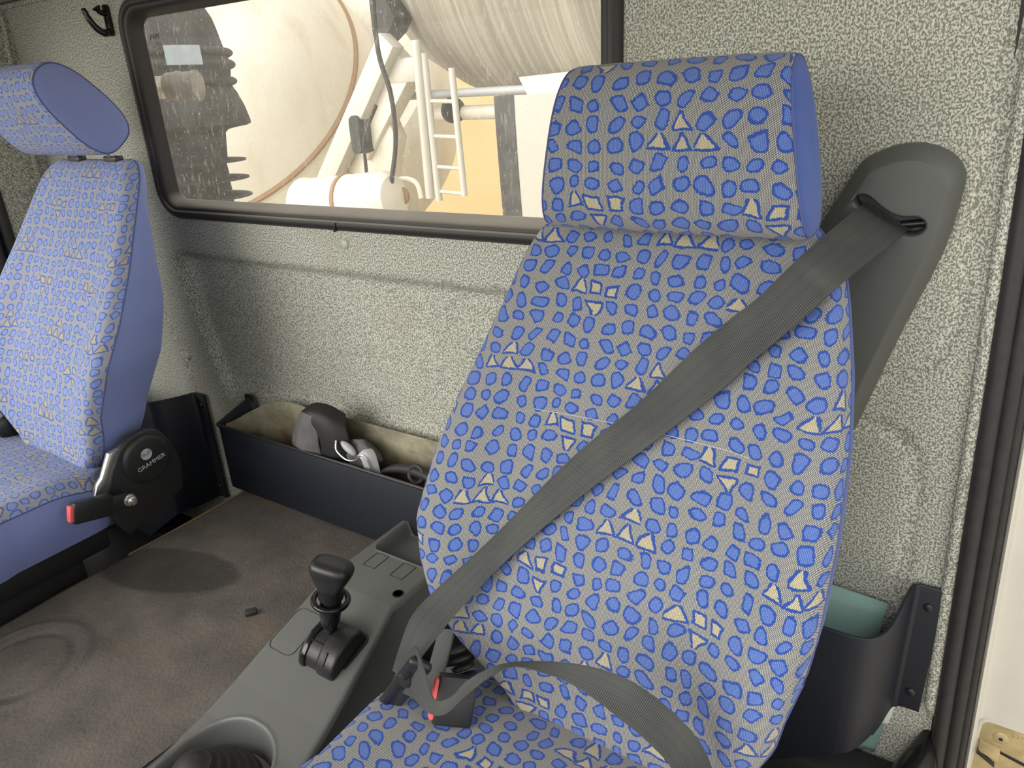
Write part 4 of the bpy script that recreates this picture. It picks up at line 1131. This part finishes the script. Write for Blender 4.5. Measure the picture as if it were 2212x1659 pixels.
# stained metal sheet standing in the box
ln = thing('liner_sheet', (-1.15, -0.03, 0.365), 'rusty beige metal sheet lining the back of the storage box', 'sheet')
pth = crv([(-1.492, -0.108, 0), (-1.492, -0.075, 0), (-1.470, -0.045, 0), (-1.43, -0.030, 0), (-1.37, -0.022, 0), (-1.2, -0.020, 0), (-1.0, -0.020, 0), (-0.72, -0.020, 0)], 6)
def ltop(t, p): return interp(p.x, [-1.50, -1.48, -1.43, -1.38, -1.33, -1.28, -1.22, -0.7], [0.520, 0.535, 0.562, 0.576, 0.581, 0.575, 0.577, 0.577])
sheet('sheet', [(p.x, p.y) for p in pth], lambda t, p: 0.366, ltop, 0.0016, M['liner'], ln)

# things lying in the box
def crumple(name, c, rad, seed, mat, label, cat, rot=None, amp=0.25, par=None):
    rnd = random.Random(seed); bm = bmesh.new(); bmesh.ops.create_icosphere(bm, subdivisions=4, radius=1)
    pl = [(Vector((rnd.gauss(0, 1), rnd.gauss(0, 1), rnd.gauss(0, 1))).normalized(), rnd.uniform(0.62, 0.95)) for _ in range(14)]
    for v in bm.verts:
        q = v.co.copy(); s_ = 1.0
        for n, d in pl:
            k = q.dot(n)
            if k > d: s_ = min(s_, d/k)
        q = q*s_
        q *= 1+amp*0.12*math.sin(7*q.x+3*q.z+seed)+amp*0.1*math.sin(11*q.y-5*q.x)
        v.co = (rot or Matrix.Identity(3)) @ Vector((q.x*rad[0], q.y*rad[1], q.z*rad[2]))+Vector(c)
    g = G().addbm(bm); return mk(name, g.v, g.f, mat, par, sharp=24, loc=None if par else c)
pc = thing('cloth_pouch', (-1.17, -0.075, 0.45), 'crumpled charcoal cloth pouch sticking out of the storage box', 'pouch')
def cloth(name, rowsP, mat, par, n=5, th=0.003):
    """surface through rows of control points, given thickness"""
    R_ = [crv(r_, n) for r_ in rowsP]; W = len(R_[0]); cols = [crv([R_[j][i] for j in range(len(R_))], n) for i in range(W)]
    H = len(cols[0]); V = []; F = []
    for j in range(H):
        for i in range(W): V.append(cols[i][j])
    for j in range(H-1):
        for i in range(W-1):
            a = j*W+i; F.append((a, a+1, a+W+1, a+W))
    o = mk(name, V, F, mat, par, sharp=50)
    m_ = o.modifiers.new('thickness', 'SOLIDIFY'); m_.thickness = th; m_.offset = 0
    return o
# front grey flap and black folded body
cloth('pouch_front', [[(-1.210, -0.100, 0.612), (-1.186, -0.112, 0.622), (-1.160, -0.108, 0.616)],
                      [(-1.238, -0.098, 0.572), (-1.196, -0.120, 0.580), (-1.150, -0.110, 0.585)],
                      [(-1.262, -0.096, 0.530), (-1.206, -0.122, 0.540), (-1.152, -0.112, 0.548)],
                      [(-1.270, -0.092, 0.470), (-1.21, -0.108, 0.470), (-1.150, -0.104, 0.47)]], M['dark_cloth'], pc)
crumple('pouch_body', (-1.155, -0.070, 0.535), (0.062, 0.036, 0.092), 5, M['black_cloth'], None, None, Matrix.Rotation(-0.25, 3, 'Y'), 0.3, pc)
cloth('pouch_flap', [[(-1.208, -0.098, 0.614), (-1.180, -0.085, 0.634), (-1.150, -0.070, 0.630), (-1.112, -0.060, 0.612)],
                     [(-1.190, -0.111, 0.618), (-1.160, -0.106, 0.620), (-1.128, -0.095, 0.615), (-1.092, -0.080, 0.590)],
                     [(-1.150, -0.112, 0.580), (-1.128, -0.108, 0.575), (-1.106, -0.100, 0.570), (-1.084, -0.085, 0.555)],
                     [(-1.150, -0.110, 0.52), (-1.13, -0.108, 0.515), (-1.112, -0.104, 0.515), (-1.096, -0.09, 0.50)]], M['black_cloth'], pc)
gg_ = thing('strap_roll', (-1.06, -0.08, 0.45), 'grey strap roll with pale filling and shiny edge inside the storage box', 'strap')
crumple('strap_body', (-1.065, -0.070, 0.525), (0.055, 0.034, 0.040), 11, M['dark_cloth'], None, None, Matrix.Rotation(0.5, 3, 'Y'), 0.2, gg_)
G().ball((-1.075, -0.098, 0.553), (0.024, 0.009, 0.009), Matrix.Rotation(0.55, 3, 'Y'), 16).build('filling', M['grey_plastic'], gg_)
G().tube(crv([(-1.104, -0.104, 0.568), (-1.098, -0.112, 0.548), (-1.070, -0.114, 0.534), (-1.045, -0.112, 0.538), (-1.028, -0.108, 0.552), (-1.015, -0.106, 0.545), (-1.006, -0.104, 0.520)], 6), 0.0022, 8).build('shiny_edge', M['steel'], gg_)
cloth('strap_end', [[(-1.040, -0.108, 0.548), (-1.030, -0.098, 0.560), (-1.018, -0.085, 0.560)], [(-1.026, -0.110, 0.540), (-1.014, -0.101, 0.550), (-1.004, -0.088, 0.548)], [(-1.018, -0.108, 0.500), (-1.004, -0.100, 0.50), (-0.994, -0.09, 0.50)]], M['grey_plastic'], gg_, th=0.002)
ct = thing('cable_bundle', (-0.9, -0.075, 0.48), 'black knotted cable bundle at the near end of the storage box', 'cable')
G().tube(crv([(-1.00, -0.085, 0.505), (-0.965, -0.080, 0.522), (-0.93, -0.078, 0.530), (-0.90, -0.080, 0.532), (-0.86, -0.085, 0.530), (-0.82, -0.08, 0.52)], 6), [0.006+0.006*math.sin(k/30*PI) for k in range(31)], 10).build('cable', M['rubber'], ct)
G().tube([(-0.895+0.018*math.cos(a), -0.088+0.006*math.sin(a), 0.530+0.017*math.sin(a)) for a in np.linspace(0, 2*PI, 24, endpoint=False)], 0.0055, 8, closed=True).build('knot', M['rubber'], ct)

# side boxes behind each seat
def side_box(x_in, x_out, z0, z1, zf0, zf1, label, fx0, fx1):
    """x_in = end hidden behind the seat, x_out = where the flange starts"""
    r = thing('storage_box', ((x_in+x_out)/2, -0.06, z0), label, 'storage box')
    n = 24; yf = -0.125
    path = [(x_in, -0.006)]+[(x_in+0.006, y) for y in (-0.05, yf+0.02)]+[(x, yf) for x in np.linspace(x_in+0.03, x_out-0.075, 12)]
    path += [(p.x, p.y) for p in crv([(x_out-0.062, yf, 0), (x_out-0.040, yf+0.006, 0), (x_out-0.022, yf+0.030, 0), (x_out-0.010, yf+0.065, 0), (x_out, -0.018, 0), (x_out+0.008, -0.010, 0)], 5)]
    path += [(x, -0.008) for x in np.linspace(fx0+0.006, fx1, 4)]
    sheet('box_wall', path, lambda t, p: max(z0, zf0-0.010+(p.x-fx0+0.030)*0.72) if p.x < fx0-0.022 else zf0-0.01*sst(fx0+0.02, fx0-0.022, p.x), lambda t, p: z1+(zf1-z1)*sst(yf+0.02, -0.015, p.y), 0.006, M['navy'], r)
    G().box(((x_in+x_out)/2-0.02, -0.065, z0+0.01), (x_out-x_in-0.06, 0.105, 0.008)).build('box_bottom', M['navy'], r)
    for z in (zf1-0.035, zf0+0.035):
        G().lathe([(0, 0.0072), (0.002, 0.007), (0.004, 0.005), (0.0046, 0)], ((fx0+fx1)/2+0.003, -0.011, z), (0, -1, 0), 16).build('screw', M['black'], r)
    return r
side_box(-0.50, 0.005, 0.10, 0.507, 0.310, 0.545, 'navy storage box behind the near seat by the door', 0.008, 0.046)
side_box(-2.18, -1.765, 0.05, 0.528, 0.195, 0.524, 'navy storage box behind the far seat beside the window wall', -1.762, -1.722)
def paper(name, c, w, h, rot, mat, label):
    g = G(); V = []; F = []; n = 8
    for j in range(n+1):
        for i in range(n+1):
            u, v = i/n-.5, j/n-.5; V.append(Vector(c)+rot @ Vector((u*w, 0.010*math.sin(u*3.0)+0.004*v, v*h)))
    for j in range(n):
        for i in range(n):
            a = j*(n+1)+i; F.append((a, a+1, a+n+2, a+n+1))
    o = mk(name, V, F, mat, loc=c); m_ = o.modifiers.new('thickness', 'SOLIDIFY'); m_.thickness = 0.002
    tag(o, label, 'paper'); return o
paper('paper_folder', (-0.135, -0.060, 0.418), 0.21, 0.20, Matrix.Rotation(0.09, 3, 'Y') @ Matrix.Rotation(-0.35, 3, 'X'), M['green_paper'], 'pale green folder standing in the box behind the near seat')
paper('paper_sheet', (-0.014, -0.018, 0.292), 0.052, 0.062, Matrix.Rotation(0.12, 3, 'Y'), M['white_paper'], 'greyish white paper corner showing under the box by the door')
paper('paper_sheet', (-0.028, -0.012, 0.235), 0.060, 0.09, Matrix.Rotation(0.10, 3, 'Y'), M['green_paper'], 'blue-green paper corner below the white paper by the door')

tag(G().box((-0.24, -0.045, 0.095), (0.62, 0.075, 0.19), None, 0.012).build('trim_3', M['floor']), kind='structure')

# coat hook
hk = thing('coat_hook', (-1.77, 0.0, 1.445), 'black plastic coat hook on the cloth wall left of the window', 'hook')
G().prism(rrect(-1.777, -1.757, 1.418, 1.484, 0.009), 'y', -0.008, 0.002, 0.002).build('back_plate', M['gloss_black'], hk)
G().tube(crv([(-1.767, -0.008, 1.428), (-1.767, -0.018, 1.424), (-1.769, -0.032, 1.432), (-1.772, -0.044, 1.450), (-1.774, -0.052, 1.474)], 6), [0.008]*8+[0.0075]*6+[0.007]*6+[0.006]*4+[0.004], 12).build('prong', M['gloss_black'], hk)
G().tube(crv([(-1.767, -0.006, 1.465), (-1.767, -0.018, 1.467), (-1.768, -0.026, 1.478)], 5), [0.006]*8+[0.009, 0.010, 0.008], 12).build('prong', M['gloss_black'], hk)

# striker plate on the painted pillar
sp = thing('striker_plate', (0.16, 0.0, 0.28), 'yellowish metal door striker plate on the white pillar', 'striker')
G().prism(rrect(0.1285, 0.230, 0.205, 0.331, 0.010), 'y', -0.0012, 0.004, 0.0008).build('plate', M['brass'], sp)
V, F = ringprof([(0, 0.002), (0.0005, -0.0025), (0.003, -0.003), (0.005, -0.001), (0.005, 0.002)], 0.1245, 0.234, 0.201, 0.335, 0.012)
mk('plate_edge', V, F, M['white'], sp)
G().lathe([(0, 0.0105), (0.0015, 0.0103), (0.003, 0.008), (0.0034, 0.0)], (0.1555, -0.001, 0.308), (0, -1, 0), 20).build('screw', M['brass'], sp)
G().lathe([(0, 0.003), (0.0008, 0.003)], (0.1555, -0.0042, 0.308), (0, -1, 0), 6).build('screw_socket', M['print_black'], sp)
G().prism([(0.131, 0.293), (0.158, 0.290), (0.162, 0.262), (0.132, 0.272)], 'y', -0.006, 0.0, 0.002).build('latch_wedge', M['brass'], sp)
G().prism([(0.158, 0.283), (0.2, 0.274), (0.2, 0.268), (0.160, 0.278)], 'y', -0.0025, 0.0, 0.0005).build('slot', M['print_black'], sp)
G().prism([(0.131, 0.275), (0.156, 0.257), (0.157, 0.251), (0.131, 0.267)], 'y', -0.0068, 0.0, 0.0005).build('slot', M['rubber'], sp)
text_at('stamped_letters', 'STCU', 0.0105, (0.181, -0.0015, 0.3195), (1, 0, -0.05), (0.05, 0, 1), M['brass'], sp, 0.0012)

# lower door sill cover near the camera side
ss_ = thing('sill_cover', (0.05, -0.2, 0.1), 'glossy black plastic sill cover at the foot of the door rubber', 'sill')
G().tube(crv([(0.068, 0.004, 0.262), (0.062, -0.030, 0.245), (0.056, -0.075, 0.215), (0.050, -0.13, 0.170), (0.047, -0.2, 0.11), (0.046, -0.35, 0.06), (0.046, -0.9, 0.05)], 6), [0.012+0.026*sst(0, 14, k) for k in range(37)], 18).build('sill_shell', M['gloss_black'], ss_)
